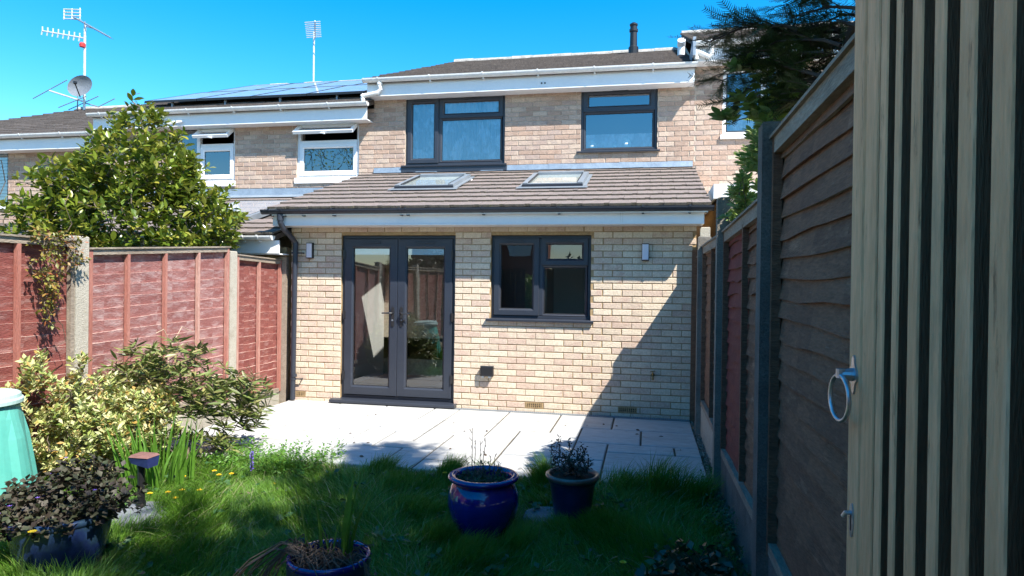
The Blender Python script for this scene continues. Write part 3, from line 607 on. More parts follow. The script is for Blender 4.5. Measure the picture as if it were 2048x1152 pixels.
# lead flashing against the house
b = MB(); n = 14
xa, xb = XL+0.07, XR+0.10
for i in range(n):
    x0, x1 = xa+(xb-xa)*i/n, xa+(xb-xa)*(i+1)/n; o_ = 0.004*(i % 3)
    b.quad((x0,10.285-o_*0.3,3.375+o_),(x1,10.285-o_*.3,3.375),(x1,10.27-o_*.3,3.285),(x0,10.27-o_*.3,3.285))
    b.quad((x0,10.27-o_*.3,3.285),(x1,10.27-o_*.3,3.285),(x1,10.15,ez(10.15)+0.036+o_*.5),(x0,10.15,ez(10.15)+0.036))
b.build('lead_flashing', M['lead'], ext)
# rooflights
for (x0, x1, y0, y1) in RL:
    def P(x, y, h): return (x, y - h*math.sin(ang), ez(y)+h*math.cos(ang))
    b = MB()
    def bar(xa, xb, ya, yb, h0, h1): b.hexa([P(xa,ya,h0),P(xb,ya,h0),P(xb,yb,h0),P(xa,yb,h0),P(xa,ya,h1),P(xb,ya,h1),P(xb,yb,h1),P(xa,yb,h1)])
    bar(x0, x0+0.07, y0, y1, -0.05, 0.085); bar(x1-0.07, x1, y0, y1, -0.05, 0.085); bar(x0+0.07, x1-0.07, y0, y0+0.06, -0.05, 0.075); bar(x0+0.07, x1-0.07, y1-0.10, y1, -0.05, 0.10)
    rl = b.build('rooflight', M['alu'], ext)
    b = MB(); bar(x0-0.004, x1+0.004, y0-0.012, y0-0.001, 0.0, 0.068); b.build('bottom_bar', M['anthracite'], rl)
    b = MB(); bar(x0+0.065, x0+0.078, y0+0.05, y1-0.1, 0.060, 0.088); bar(x1-0.078, x1-0.065, y0+0.05, y1-0.1, 0.060, 0.088); b.build('side_seal', M['black'], rl)
    b = MB(); b.quad(P(x0+0.07,y0+0.06,0.062),P(x1-0.07,y0+0.06,0.062),P(x1-0.07,y1-0.10,0.062),P(x0+0.07,y1-0.10,0.062)); b.build('pane', M['glass_sky'], rl)
    b = MB(); bar(x0-0.05, x0-0.004, y0-0.02, y1+0.03, 0.030, 0.042); bar(x1+0.004, x1+0.05, y0-0.02, y1+0.03, 0.030, 0.042); bar(x0-0.07, x1+0.07, y0-0.10, y0-0.014, 0.030, 0.038); b.build('flashing_kit', M['alu'], rl)
    b = MB(); b.quad(P(x0+0.07,y0+0.06,-0.02),P(x1-0.07,y0+0.06,-0.02),P(x1-0.07,y1-0.30,-0.02),P(x0+0.07,y1-0.30,-0.02)); 
# fascia, soffit, gutter
def gutter(parent, x0, x1, y, z, material, r=0.056, brackets=(), stop=True):
    """half-round gutter centred at (y, z) = rim level"""
    b = MB(); k = 9; o = [(y+r*math.cos(math.pi+math.pi*i/k), z+r*math.sin(math.pi+math.pi*i/k)) for i in range(k+1)]
    i_ = [(y+(r-0.004)*math.cos(math.pi+math.pi*i/k), z+(r-0.004)*math.sin(math.pi+math.pi*i/k)) for i in range(k+1)][::-1]
    b.extrude_x(x0, x1, o+i_)
    for xx in ((x0, x0+0.006), (x1-0.006, x1)): b.extrude_x(xx[0]-0.002, xx[1]+0.002, o)
    gt = b.build('gutter', material, parent)
    b = MB()
    r2 = r+0.006
    for bx in brackets:
        w = 0.012
        o2 = [(y+r2*math.cos(math.pi*0.98+math.pi*1.02*i/k), z+0.004+r2*math.sin(math.pi*0.98+math.pi*1.02*i/k)) for i in range(k+1)]
        i2 = [(y+r*math.cos(math.pi*0.98+math.pi*1.02*i/k), z+0.004+r*math.sin(math.pi*0.98+math.pi*1.02*i/k)) for i in range(k+1)][::-1]
        m2 = MB(); m2.extrude_x(bx-w, bx+w, o2+i2); m2.box(bx-w, bx+w, y-0.002, y+r+0.03, z-r-0.022, z-r-0.004); m2.build('gutter_bracket', material, gt)
    return gt
FY = 7.56
b = MB(); b.box(XL-0.09, XR+0.06, FY, FY+0.018, 2.215, 2.375); b.build('fascia', M['upvc'], ext)
b = MB(); b.box(-0.30, -0.292, FY-0.003, FY, 2.216, 2.37); b.box(-0.275, -0.267, FY-0.003, FY, 2.216, 2.37); b.build('fascia_joint', M['upvc_old'], ext)
b = MB(); b.box(XL-0.09, XR+0.06, FY-0.006, W+0.01, 2.198, 2.213); b.build('soffit', M['upvc'], ext)
b = MB()
for i in range(17):
    for zz in (2.255, 2.325): b.tube([(-4.2+i*0.295, FY-0.005, zz), (-4.2+i*0.295, FY, zz)], 0.006, 6)
b.build('cap_nails', M['upvc'], ext, kind='stuff')
gutter(ext, -4.66, 0.70, 7.505, 2.388, M['anthracite'], 0.057, [-4.55,-4.12,-3.72,-2.86,-2.78,-1.86,-0.98,-0.05,0.45,-4.38])
b = MB(); b.tube([(-4.42,7.505,2.33),(-4.42,7.505,2.255)], 0.040, 12); b.tube([(-4.42,7.505,2.27),(-4.42,7.505,2.235),(-4.405,7.56,2.16),(-4.385,7.76,2.04),(-4.375,7.795,2.0),(-4.375,7.795,1.95),(-4.39,7.795,0.01)], 0.033, 14)
for zz in (1.98, 0.30): b.tube([(-4.376,7.795,zz),(-4.376,7.795,zz+0.035)], 0.038, 12)
dp = b.build('downpipe', M['anthracite'], ext, smooth=False)
for zz in (1.86, 0.26):
    b = MB(); b.tube([(-4.385,7.795,zz),(-4.385,7.795,zz+0.025)], 0.038, 12); b.box(-4.35, -4.28, 7.80, 7.812, zz+0.004, zz+0.020); b.box(-4.29, -4.28, 7.80, W, zz+0.004, zz+0.020); b.build('pipe_clip', M['anthracite'], dp)

# wall lights, socket, tap
def wall_light(x, z, label):
    t = thing('wall_light', label, 'wall light', (x, W, z), group='slim outdoor wall lights on the extension')
    b = MB(); b.box(x-0.042, x+0.042, W-0.055, W-0.004, z-0.098, z+0.098); b.box(x-0.030, x+0.030, W-0.06, W-0.05, z-0.100, z-0.09); b.build('housing', M['black'], t)
    b = MB(); b.ring(x-0.036, x+0.036, z-0.090, z+0.090, [(0, W-0.055), (0.003, W-0.064), (0.012, W-0.066)]); b.box(x-0.024, x+0.024, W-0.066, W-0.056, z-0.078, z+0.078); b.build('diffuser', M['lens_white'], t)
wall_light(-4.19, 1.905, 'slim upright wall light with pale front beside the grey downpipe')
wall_light(-0.018, 1.90, 'slim upright wall light with pale front between the kitchen window and the fence')
t = thing('outdoor_socket', 'black weatherproof double socket box fixed low on the brick wall', 'socket', (-1.86, W, 0.46))
b = MB(); b.box(-1.935, -1.785, W-0.070, W-0.006, 0.410, 0.525); b.build('housing', M['black'], t)
b = MB(); b.ring(-1.94, -1.78, 0.405, 0.53, [(0, W-0.066), (0.004, W-0.078), (0.016, W-0.082), (0.02, W-0.080)]); b.box(-1.92, -1.80, W-0.081, W-0.07, 0.425, 0.51); b.build('lid', M['black'], t)
for xx in (-1.905, -1.825):
    b = MB(); b.box(xx-0.014, xx+0.014, W-0.075, W-0.035, 0.388, 0.410); b.build('latch', M['galv'], t)
t = thing('garden_tap', 'small brass outdoor tap on the brick wall in the shade', 'tap', (0.083, W, 0.50))
b = MB(); b.tube([(0.083,W,0.49),(0.083,W-0.05,0.49),(0.083,W-0.075,0.475),(0.083,W-0.078,0.445)], [0.013,0.012,0.011,0.013], 8); b.tube([(0.083,W-0.006,0.49),(0.083,W-0.012,0.49)], 0.022, 10); b.build('spout', M['brass'], t)
b = MB(); b.tube([(0.083,W-0.045,0.49),(0.083,W-0.045,0.53)], 0.007, 6); b.tube([(0.055,W-0.045,0.532),(0.112,W-0.045,0.545)], 0.006, 6); b.build('handle', M['brass'], t)
b = MB(); b.box(0.02,0.15,W-0.010,W-0.0085,0.395,0.398); 
# ================================================================== TERRACED HOUSES
HY = 10.3; RY = 14.9
def house(name, label, x0, x1, zg, gz, rz, ops, zb, phase, left_open=True, limit=300, skip=None, roofmat=None, brm=None, extra_ops=()):
    """zg: ground, gz: gutter rim height, rz: ridge height, zb: lowest course drawn in bricks"""
    t = thing(name, label, 'house', ((x0+x1)/2, HY, zg))
    zt = gz-0.10
    link('wall', wall_mesh(x0, x1, zg, zt, HY, HY+0.28, list(ops)+list(extra_ops), M['mortar_pale']), t)
    bricks(t, x0, x1, zb, int((zt-zb)/0.075)+1, HY, ops, brm or M['brick_pink'], phase, limit, skip=skip)
    # flanks and back
    b = MB()
    for xx, d in ((x0, 0.22), (x1-0.22, 0.22)):
        ya, yb = HY+0.28, 19.5
        b.quad((xx,ya,zg),(xx,yb,zg),(xx,yb,zt),(xx,RY,rz-0.12),(xx,ya,zt)); b.quad((xx+d,ya,zg),(xx+d,ya,zt),(xx+d,RY,rz-0.12),(xx+d,yb,zt),(xx+d,yb,zg))
    b.quad((x0,19.5,zg),(x1,19.5,zg),(x1,19.5,zt),(x0,19.5,zt)); b.build('gable_wall', M['mortar_pale'], t)
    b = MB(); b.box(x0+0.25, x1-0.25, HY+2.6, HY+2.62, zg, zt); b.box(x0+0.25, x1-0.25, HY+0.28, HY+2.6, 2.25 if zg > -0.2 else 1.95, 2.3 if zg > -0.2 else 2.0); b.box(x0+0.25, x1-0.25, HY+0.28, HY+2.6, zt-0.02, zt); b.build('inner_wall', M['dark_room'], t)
    # roof slab and tiles
    ry0 = HY-0.335; sl = (rz-gz-0.0)/(RY-ry0); z_ = lambda y: gz-0.01+(y-ry0)*sl
    b = MB(); b.hexa([(x0,ry0+0.04,z_(ry0)-0.06),(x1,ry0+0.04,z_(ry0)-0.06),(x1,RY,z_(RY)-0.08),(x0,RY,z_(RY)-0.08),(x0,ry0+0.04,z_(ry0)+0.0),(x1,ry0+0.04,z_(ry0)),(x1,RY,z_(RY)-0.01),(x0,RY,z_(RY)-0.01)])
    b.hexa([(x0,RY,z_(RY)-0.08),(x1,RY,z_(RY)-0.08),(x1,19.9,gz-0.06),(x0,19.9,gz-0.06),(x0,RY,z_(RY)-0.01),(x1,RY,z_(RY)-0.01),(x1,19.9,gz),(x0,19.9,gz)])
    b.build('roof', roofmat or M['tile_old'], t)
    b = MB(); y = ry0; c = 0; g_ = 0.30
    while y < RY-0.1:
        x = x0-0.03-(0.15 if c % 2 else 0)
        while x < x1+0.02:
            a, e = max(x, x0-0.03), min(x+0.295, x1+0.02); x += 0.30
            if e-a < 0.02: continue
            j = random.uniform(-0.006, 0.006); yy = y+random.uniform(-0.008, 0.008); y2 = min(y+g_+0.03, RY)
            b.hexa([(a,yy,z_(yy)-0.002),(e,yy,z_(yy)-0.002),(e,y2,z_(y2)-0.004),(a,y2,z_(y2)-0.004),(a,yy,z_(yy)+0.030+j),(e,yy,z_(yy)+0.030+j),(e,y2,z_(y2)+0.004),(a,y2,z_(y2)+0.004)])
        y += g_; c += 1
    b.build('roof_tiles', roofmat or M['tile_old'], t, kind='stuff')
    # ridge
    x = x0
    while x < x1-0.05:
        b = MB(); r = 0.10; e = min(x+0.445, x1); dz = random.uniform(-0.008, 0.008)
        pr = [(RY+r*math.cos(math.pi*i/6), z_(RY)-0.02+dz+0.09*math.sin(math.pi*i/6)) for i in range(7)]
        b.extrude_x(x, e, pr); b.build('ridge_tile', M['ridge'], t); x += 0.45
    # fascia box, soffit, gutter
    fy_ = HY-0.25
    b = MB(); b.box(x0-0.02, x1-0.02, fy_, fy_+0.02, gz-0.245, gz-0.03); b.build('fascia', M['upvc'], t)
    b = MB(); b.box(x0-0.02, x1-0.02, fy_-0.004, HY+0.01, gz-0.262, gz-0.247); b.build('soffit', M['upvc'], t)
    gutter(t, x0-0.06, x1+0.02, fy_-0.062, gz, M['upvc_old'], 0.060, list(np.arange(x0+0.2, x1, 0.85)))
    return t
def house_window(t, x0, x1, z0, z1, white, lay, y=None, glass=None, name='window'):
    y = HY+0.03 if y is None else y; wm = M['upvc'] if white else M['anthracite']; glass = glass or M['glass_up']
    b = MB(); b.ring(x0, x1, z0, z1, frame_prof(y, 0.055, 0.07)); w = b.build(name, wm, t)
    return w, wm, y, glass

# ---- middle house
w1 = (-3.862, -2.215, 3.405, 4.515); w2 = (-1.025, 0.125, 3.56, 4.54)
hm = house('terraced_house', 'middle brick terraced house with dark grey upstairs windows above the extension', -4.40, 0.66, 0, 4.735, 6.60,
           [w1, w2], 3.225, 0.03, skip=None)
w, wm, y, gl = house_window(hm, *w1, False, None)
mc = -3.300
b = MB(); b.box(mc-0.028, mc+0.028, y-0.001, y+0.07, w1[2]+0.05, w1[3]-0.05); b.box(mc+0.028, w1[1]-0.05, y-0.0005, y+0.07, 4.140, 4.175); b.build('mullion', wm, w)
b = MB(); b.ring(w1[0]+0.035, mc-0.008, w1[2]+0.035, w1[3]-0.035, frame_prof(y-0.02, 0.075, 0.06)); b.build('sash', wm, w); pane(w, w1[0]+0.11, mc-0.083, w1[2]+0.11, w1[3]-0.11, y+0.012, gl)
b = MB(); b.ring(mc+0.010, w1[1]-0.035, 4.150, w1[3]-0.035, frame_prof(y-0.02, 0.072, 0.06)); b.build('sash', wm, w); pane(w, mc+0.082, w1[1]-0.107, 4.222, w1[3]-0.107, y+0.012, gl)
b = MB(); b.ring(mc+0.028, w1[1]-0.055, w1[2]+0.05, 4.140, [(0, y-0.002), (0.018, y+0.012), (0.018, y+0.03)]); b.build('glazing_bead', wm, w); pane(w, mc+0.046, w1[1]-0.073, w1[2]+0.068, 4.122, y+0.014, gl)
sill(w, w1[0]-0.05, w1[1]+0.04, HY, w1[2], wm, 0.05, 0.03); b = MB(); b.box(w1[0]-0.055, w1[1]+0.045, HY-0.03, HY+0.02, w1[2]-0.125, w1[2]-0.030); b.build('sill_apron', wm, w)
vent(w, (w1[0]+mc)/2, w1[3]-0.07, y-0.02, wm, 0.26); vent(w, (w1[1]+mc)/2, w1[3]-0.07, y-0.02, wm, 0.30)
# net curtain in folds
b = MB(); n = 220
for i in range(n):
    def cp(k, z):
        x = w1[0]+0.06+(w1[1]-w1[0]-0.12)*k/n; ph = k*0.52+0.9*math.sin(k*0.11)
        a = 0.040*(0.6+0.4*math.sin(k*0.047+1)) * (1.0 if z < 4 else 0.4)
        return (x, HY+0.092+a*math.sin(ph)+0.006*math.sin(k*1.7), z)
    b.quad(cp(i, 3.42), cp(i+1, 3.42), cp(i+1, 4.48), cp(i, 4.48))
b.build('net_curtain', M['net'], w, smooth=True)
w, wm, y, gl = house_window(hm, *w2, False, None)
b = MB(); b.ring(w2[0]+0.035, w2[1]-0.035, 4.165, w2[3]-0.035, frame_prof(y-0.02, 0.080, 0.06)); b.build('sash', wm, w); pane(w, w2[0]+0.115, w2[1]-0.115, 4.245, w2[3]-0.115, y+0.012, gl)
b = MB(); b.box(w2[0]+0.05, w2[1]-0.05, y-0.0005, y+0.07, 4.150, 4.185); b.build('mullion', wm, w)
b = MB(); b.ring(w2[0]+0.050, w2[1]-0.050, w2[2]+0.03, 4.150, [(0, y-0.002), (0.018, y+0.012), (0.018, y+0.03)]); b.build('glazing_bead', wm, w); pane(w, w2[0]+0.068, w2[1]-0.068, w2[2]+0.048, 4.132, y+0.014, gl)
sill(w, w2[0]-0.05, w2[1]+0.045, HY, w2[2], wm, 0.05, 0.03); vent(w, (w2[0]+w2[1])/2+0.02, w2[3]-0.07, y-0.02, wm, 0.24)
b = MB(); b.box(w2[0]+0.06, w2[1]-0.06, HY+0.085, HY+0.09, w2[2], w2[2]+0.27); b.build('cafe_curtain', M['net'], w)
b = MB()
for (xx, r, h) in ((-0.85,0.085,0.10),(-0.52,0.06,0.06),(-0.33,0.085,0.14)): b.lathe((xx, HY+0.125, w2[2]+0.03), [(r*0.8,0),(r,h*0.6),(r*0.9,h),(r*0.5,h+0.07),(0.001,h+0.09)], 14)
tag(b.build('toiletries', M['frost'], w, smooth=True), kind='stuff')
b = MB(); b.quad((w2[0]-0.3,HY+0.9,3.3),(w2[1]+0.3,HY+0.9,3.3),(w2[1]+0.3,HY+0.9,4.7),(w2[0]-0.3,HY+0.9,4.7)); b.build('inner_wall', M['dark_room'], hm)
b = MB(); b.lathe((-0.34, 14.3, 6.2), [(0.10,0.1),(0.105,0.30),(0.078,0.33),(0.072,0.62),(0.09,0.63),(0.09,0.68),(0.072,0.69),(0.072,0.74),(0.085,0.76),(0.085,0.79),(0.04,0.82),(0.001,0.82)], 16); b.build('flue', M['black'], hm, smooth=False)
# white downpipe offset at the left end of this house's gutter, emptying on the neighbour's gutter
def offset_pipe(t, x, gz, tx, tz):
    yg = HY-0.31
    b = MB(); b.tube([(x, yg, gz-0.055), (x, yg, gz-0.12), (x+0.01, yg+0.01, gz-0.17), (x-0.03, yg+0.01, gz-0.22), (tx+0.03, yg, tz+0.09), (tx, yg, tz+0.06), (tx+0.02, yg, tz-0.02)], 0.035, 12)
    b.tube([(x, yg, gz-0.06), (x, yg, gz-0.10)], 0.042, 12); b.tube([(tx+0.03, yg, tz+0.095), (tx-0.005, yg, tz+0.07)], 0.042, 12); b.build('downpipe', M['upvc_old'], t)
offset_pipe(hm, -4.185, 4.735, -4.47, 4.385)
b = MB()
for xx in (-1.60, -1.55): b.tube([(xx, HY-0.256, 4.56), (xx, HY-0.25, 4.56)], 0.014, 8)
b.build('cable_hole', M['black'], hm)

# ---- left neighbour
n1 = (-5.775, -4.66, 3.235, 4.215); n2 = (-8.05, -6.925, 3.21, 4.20)
hn = house('terraced_house', 'brick terraced house with white windows and dark solar panels on its roof', -9.50, -4.402, -0.33, 4.375, 6.25, [n1, n2], 2.925, 0.11, roofmat=M['tile_old'])
for k, wd in enumerate((n1, n2)):
    w, wm, y, gl = house_window(hn, *wd, True, None)
    zt = 3.83
    lo = wd[0] if k == 0 else -7.65
    if k == 1:
        b = MB(); b.box(lo-0.03, lo+0.03, y-0.001, y+0.07, wd[2]+0.05, wd[3]-0.05); b.build('mullion', wm, w)
        b = MB(); pane(w, wd[0]+0.06, lo-0.03, wd[2]+0.06, wd[3]-0.06, y+0.012, gl)
    b = MB(); b.box(lo+0.05, wd[1]-0.05, y-0.0005, y+0.07, zt-0.03, zt+0.03); b.build('transom', wm, w)
    b = MB(); b.ring(lo+0.045, wd[1]-0.045, wd[2]+0.045, zt-0.025, frame_prof(y-0.015, 0.075, 0.05)); b.build('sash', wm, w); pane(w, lo+0.12, wd[1]-0.12, wd[2]+0.12, zt-0.10, y+0.012, gl)
    # top-hung light standing open: built flat, then turned about its top edge
    b = MB(); h_ = wd[3]-zt-0.10; b.ring(lo+0.03, wd[1]-0.03, -h_, 0, [(0, 0.05), (0, 0.0), (0.05, 0.0), (0.062, 0.014), (0.062, 0.05)])
    sash = b.mesh(wm, name='open_sash'); rot = Matrix.Rotation(R(-52), 4, 'X'); sash.transform(Matrix.Translation((0, y-0.012, wd[3]-0.07)) @ rot)
    link('open_sash', sash, w)
    b = MB(); b.quad((lo+0.09,0.025,-h_+0.06),(wd[1]-0.09,0.025,-h_+0.06),(wd[1]-0.09,0.025,-0.06),(lo+0.09,0.025,-0.06)); pm = b.mesh(gl, name='pane'); pm.transform(Matrix.Translation((0, y-0.012, wd[3]-0.07)) @ rot); link('pane', pm, w)
    b = MB(); b.tube([((lo+wd[1])/2-0.05, 0.035, -h_+0.005), ((lo+wd[1])/2+0.05, 0.035, -h_-0.03)], 0.012, 6); pm = b.mesh(wm, name='handle'); pm.transform(Matrix.Translation((0, y-0.012, wd[3]-0.07)) @ rot); link('handle', pm, w)
    b = MB(); b.box(wd[0]-0.02, wd[1]+0.02, HY-0.035, HY+0.03, wd[2]-0.09, wd[2]-0.001); b.build('sill', wm, w)
    b = MB(); b.box(wd[0]-0.03, wd[1]+0.03, HY-0.012, HY, wd[3], wd[3]+0.012)
b = MB(); n = 12; xa, xb = -9.4, -4.50
for i in range(n):
    x0, x1 = xa+(xb-xa)*i/n, xa+(xb-xa)*(i+1)/n
    b.quad((x0,10.285,3.07),(x1,10.285,3.07),(x1,10.27,2.96),(x0,10.27,2.96)); b.quad((x0,10.27,2.96),(x1,10.27,2.96),(x1,10.1,2.90),(x0,10.1,2.90))
b.build('lead_flashing', M['lead'], hn)
b = MB(); b.tube([(-7.75, HY-0.27, 4.19), (-7.82, HY-0.33, 4.165)], 0.022, 8); b.tube([(-7.83, HY-0.335, 4.165), (-7.95, HY-0.36, 4.14)], 0.028, 8); tag(b.build('security_camera', M['upvc']), 'small white bullet camera under the eaves of the solar-panel house', 'camera')
# solar panels
sl = (6.25-4.375)/(RY-9.965); zr = lambda y: 4.365+(y-9.965)*sl
sa = math.atan(sl); pw, pl = 1.045, 1.66
for rwi in range(2):
    for ci in range(5 if rwi else 4):
        xr_ = -4.664 - ci*1.056 if rwi == 0 else -4.55 - ci*1.056
        y0 = 10.50 + rwi*(pl+0.02)*math.cos(sa); y1 = y0+pl*math.cos(sa); x1 = xr_; x0 = x1-pw
        if x0 < -9.5: continue
        t = thing('solar_panel', ['solar panel in the lower row, %s' % ('at the end nearest the middle house', 'second from the middle house', 'third from the middle house', 'fourth from the middle house')[ci] if rwi == 0 else
                  'solar panel in the upper row, %s' % ('at the end nearest the middle house', 'second from the middle house', 'third from the middle house', 'fourth from the middle house', 'fifth from the middle house')[ci]][0],
                  'solar panel', ((x0+x1)/2, (y0+y1)/2, zr((y0+y1)/2)+0.1), group='solar panels on the roof')
        def Q(x, y, h): return (x, y, zr(y)+h)
        b = MB(); hh = (0.10, 0.14)
        for (a, c, d, e) in ((x0, x0+0.02, y0, y1), (x1-0.02, x1, y0, y1), (x0+0.02, x1-0.02, y0, y0+0.02), (x0+0.02, x1-0.02, y1-0.02, y1)):
            b.hexa([Q(a,d,hh[0]),Q(c,d,hh[0]),Q(c,e,hh[0]),Q(a,e,hh[0]),Q(a,d,hh[1]),Q(c,d,hh[1]),Q(c,e,hh[1]),Q(a,e,hh[1])])
        b.build('frame', M['black'], t)
        b = MB(); b.hexa([Q(x0+.02,y0+.02,0.11),Q(x1-.02,y0+.02,0.11),Q(x1-.02,y1-.02,0.11),Q(x0+.02,y1-.02,0.11),Q(x0+.02,y0+.02,0.136),Q(x1-.02,y0+.02,0.136),Q(x1-.02,y1-.02,0.136),Q(x0+.02,y1-.02,0.136)]); b.build('cell_sheet', M['solar'], t)
        if rwi == 0:
            b = MB(); xm = (x0+x1)/2; b.box(xm-0.015, xm+0.015, y0+0.05, y0+0.09, zr(y0+0.07)+0.0, zr(y0+0.07)+0.115); b.build('roof_hook', M['alu'], t)

# ---- far-left neighbour
nf = (-12.6, -11.575, 2.81, 3.885)
hf = house('terraced_house', 'lowest brick terraced house of the row with louvred shutters in its white window', -14.55, -9.502, -0.6, 4.06, 5.90, [nf], 2.5, 0.05)
w, wm, y, gl = house_window(hf, *nf, True, None)
pane(w, nf[0]+0.055, nf[1]-0.055, nf[2]+0.055, nf[3]-0.055, y+0.012, gl)
for i in range(16):
    b = MB(); zz = nf[2]+0.09+i*0.062; b.hexa([(nf[0]+0.08,y+0.06,zz),(nf[1]-0.08,y+0.06,zz),(nf[1]-0.08,y+0.09,zz+0.045),(nf[0]+0.08,y+0.09,zz+0.045),(nf[0]+0.08,y+0.065,zz+0.0),(nf[1]-0.08,y+0.065,zz),(nf[1]-0.08,y+0.096,zz+0.044),(nf[0]+0.08,y+0.096,zz+0.044)]); b.build('shutter_slat', M['upvc'], w)
sill(w, nf[0]-0.03, nf[1]+0.03, HY, nf[2], wm, 0.04, 0.04)
# ---- right neighbour
r1 = (1.062, 2.2, 3.745, 4.72)
hr = house('terraced_house', 'highest brick terraced house of the row, half hidden by the dark yew branches', 0.662, 5.70, 0.3, 5.03, 6.95, [r1], 2.85, 0.12)
w, wm, y, gl = house_window(hr, *r1, True, None)
b = MB(); b.box(1.60, 1.66, y-0.001, y+0.07, r1[2]+0.05, r1[3]-0.05); b.build('mullion', wm, w); pane(w, r1[0]+0.06, 1.60, r1[2]+0.06, r1[3]-0.06, y+0.012, gl); pane(w, 1.66, r1[1]-0.06, r1[2]+0.06, r1[3]-0.06, y+0.012, gl)
b = MB(); b.quad((1.05,HY+0.15,3.75),(1.6,HY+0.15,3.75),(1.6,HY+0.15,4.05),(1.05,HY+0.15,4.05)); b.build('blind', M['net'], w)
b = MB(); b.box(r1[0]-0.03, r1[1]+0.03, HY-0.05, HY+0.03, r1[2]-0.06, r1[2]-0.001); b.build('sill', wm, w)
offset_pipe(hr, 0.86, 5.03, 0.64, 4.80)
b = MB(); b.tube([(0.47, 10.6, 5.05), (0.47, 10.6, 5.22)], 0.055, 12); b.tube([(0.47,10.6,5.20),(0.47,10.52,5.26)], 0.06, 12); b.build('boiler_terminal', M['upvc'], hr)
b = MB(); b.box(0.600, 0.640, HY-0.45, HY+0.4, 4.80, 5.06); b.build('verge_board', M['lead'], hr)

# neighbours' ground-floor extensions
en = thing('brick_extension', 'lower neighbouring extension with a tiled roof and a short white gutter behind the camellia', 'extension', (-7, 8.9, -0.3))
b = MB(); b.box(-9.4, -4.53, 7.85, 8.1, -0.33, 1.95); b.build('wall', M['mortar_buff'], en)
b = MB(); b.box(-9.4, -4.50, 7.62, 7.64, 1.86, 2.02); b.box(-9.4, -4.50, 7.64, 7.86, 1.845, 1.860); b.build('fascia', M['upvc'], en)
gutter(en, -9.4, -4.56, 7.575, 2.075, M['upvc'], 0.057, [-4.75, -4.95, -6.2, -7.2])
zn = lambda y: 2.10+(y-7.6)*(2.93-2.10)/2.7
b = MB(); b.hexa([(-9.4,7.66,zn(7.66)-.09),(-4.57,7.66,zn(7.66)-.09),(-4.57,10.3,zn(10.3)-.09),(-9.4,10.3,zn(10.3)-.09),(-9.4,7.66,zn(7.66)-.03),(-4.57,7.66,zn(7.66)-.03),(-4.57,10.3,zn(10.3)-.03),(-9.4,10.3,zn(10.3)-.03)]); b.build('roof', M['tile_old'], en)
y = 7.58; c = 0; an = math.atan((2.93-2.10)/2.7)
while y < 10.2:
    x = -8.2-(0.15 if c % 2 else 0)
    while x < -4.58:
        e = min(x+TW, -4.56); skyl = (-6.4 < x < -5.35 and 8.3 < y < 9.4)
        if not skyl and e-x > 0.03:
            key = (round((e-x)*100), random.randrange(4))
            if key not in _tm: _tm[key] = tile_mesh(key[0]/100-0.003, 0.335, key[1]).mesh([M['tile_ext'], M['tile_edge']], name='roof_tile')
            o = link('roof_tile', _tm[key], en, loc=(x, y, zn(y))); o.rotation_euler = (an, 0, 0)
        x += TW
    y += GA*math.cos(an); c += 1
b = MB(); b.hexa([(-6.35,8.3,zn(8.3)),(-5.35,8.3,zn(8.3)),(-5.35,9.5,zn(9.5)),(-6.35,9.5,zn(9.5)),(-6.35,8.3,zn(8.3)+.08),(-5.35,8.3,zn(8.3)+.08),(-5.35,9.5,zn(9.5)+.08),(-6.35,9.5,zn(9.5)+.08)]); o = b.build('rooflight', M['alu'], en)
b = MB(); b.quad((-6.28,8.38,zn(8.38)+.084),(-5.42,8.38,zn(8.38)+.084),(-5.42,9.42,zn(9.42)+.084),(-6.28,9.42,zn(9.42)+.084)); b.build('pane', M['solar'], o)
ef = thing('brick_extension', 'lowest tiled extension roof at the edge of view beyond the camellia', 'extension', (-12, 8.9, -0.6))
b = MB(); b.box(-14.5, -9.6, 7.85, 8.1, -0.6, 1.6); b.build('wall', M['mortar_buff'], ef)
zf = lambda y: 1.72+(y-7.6)*0.29
b = MB(); b.hexa([(-14.5,7.6,1.62),(-9.5,7.6,1.62),(-9.5,10.3,2.42),(-14.5,10.3,2.42),(-14.5,7.6,1.70),(-9.5,7.6,1.70),(-9.5,10.3,2.50),(-14.5,10.3,2.50)]); b.build('roof', M['tile_old'], ef)
y = 7.58; c = 0
while y < 10.2:
    x = -13.6-(0.15 if c % 2 else 0)
    while x < -9.7:
        key = (30, random.randrange(4))
        if key not in _tm: _tm[key] = tile_mesh(0.297, 0.335, key[1]).mesh([M['tile_ext'], M['tile_edge']], name='roof_tile')
        o = link('roof_tile', _tm[key], ef, loc=(x, y, zf(y))); o.rotation_euler = (math.atan(0.29), 0, 0); x += TW
    y += GA*0.96; c += 1
er = thing('brick_extension', 'flat-roofed orange brick extension with white edge boards beyond the fence', 'extension', (3, 9, 0.3))
b = MB(); b.box(0.80, 5.6, 7.9, HY-0.02, 0.2, 2.52); b.build('wall', M['mortar_buff'], er)
bricks(er, 0.80, 2.2, 1.8, 10, 7.9, [], M['orange_brick'], 0.0)
b = MB(); b.box(0.72, 5.65, 7.78, 7.81, 2.50, 2.66); b.box(0.72, 0.75, 7.81, HY-0.02, 2.50, 2.66); b.box(0.75, 5.65, 7.81, HY-0.02, 2.60, 2.64); b.build('fascia', M['render_white'], er)

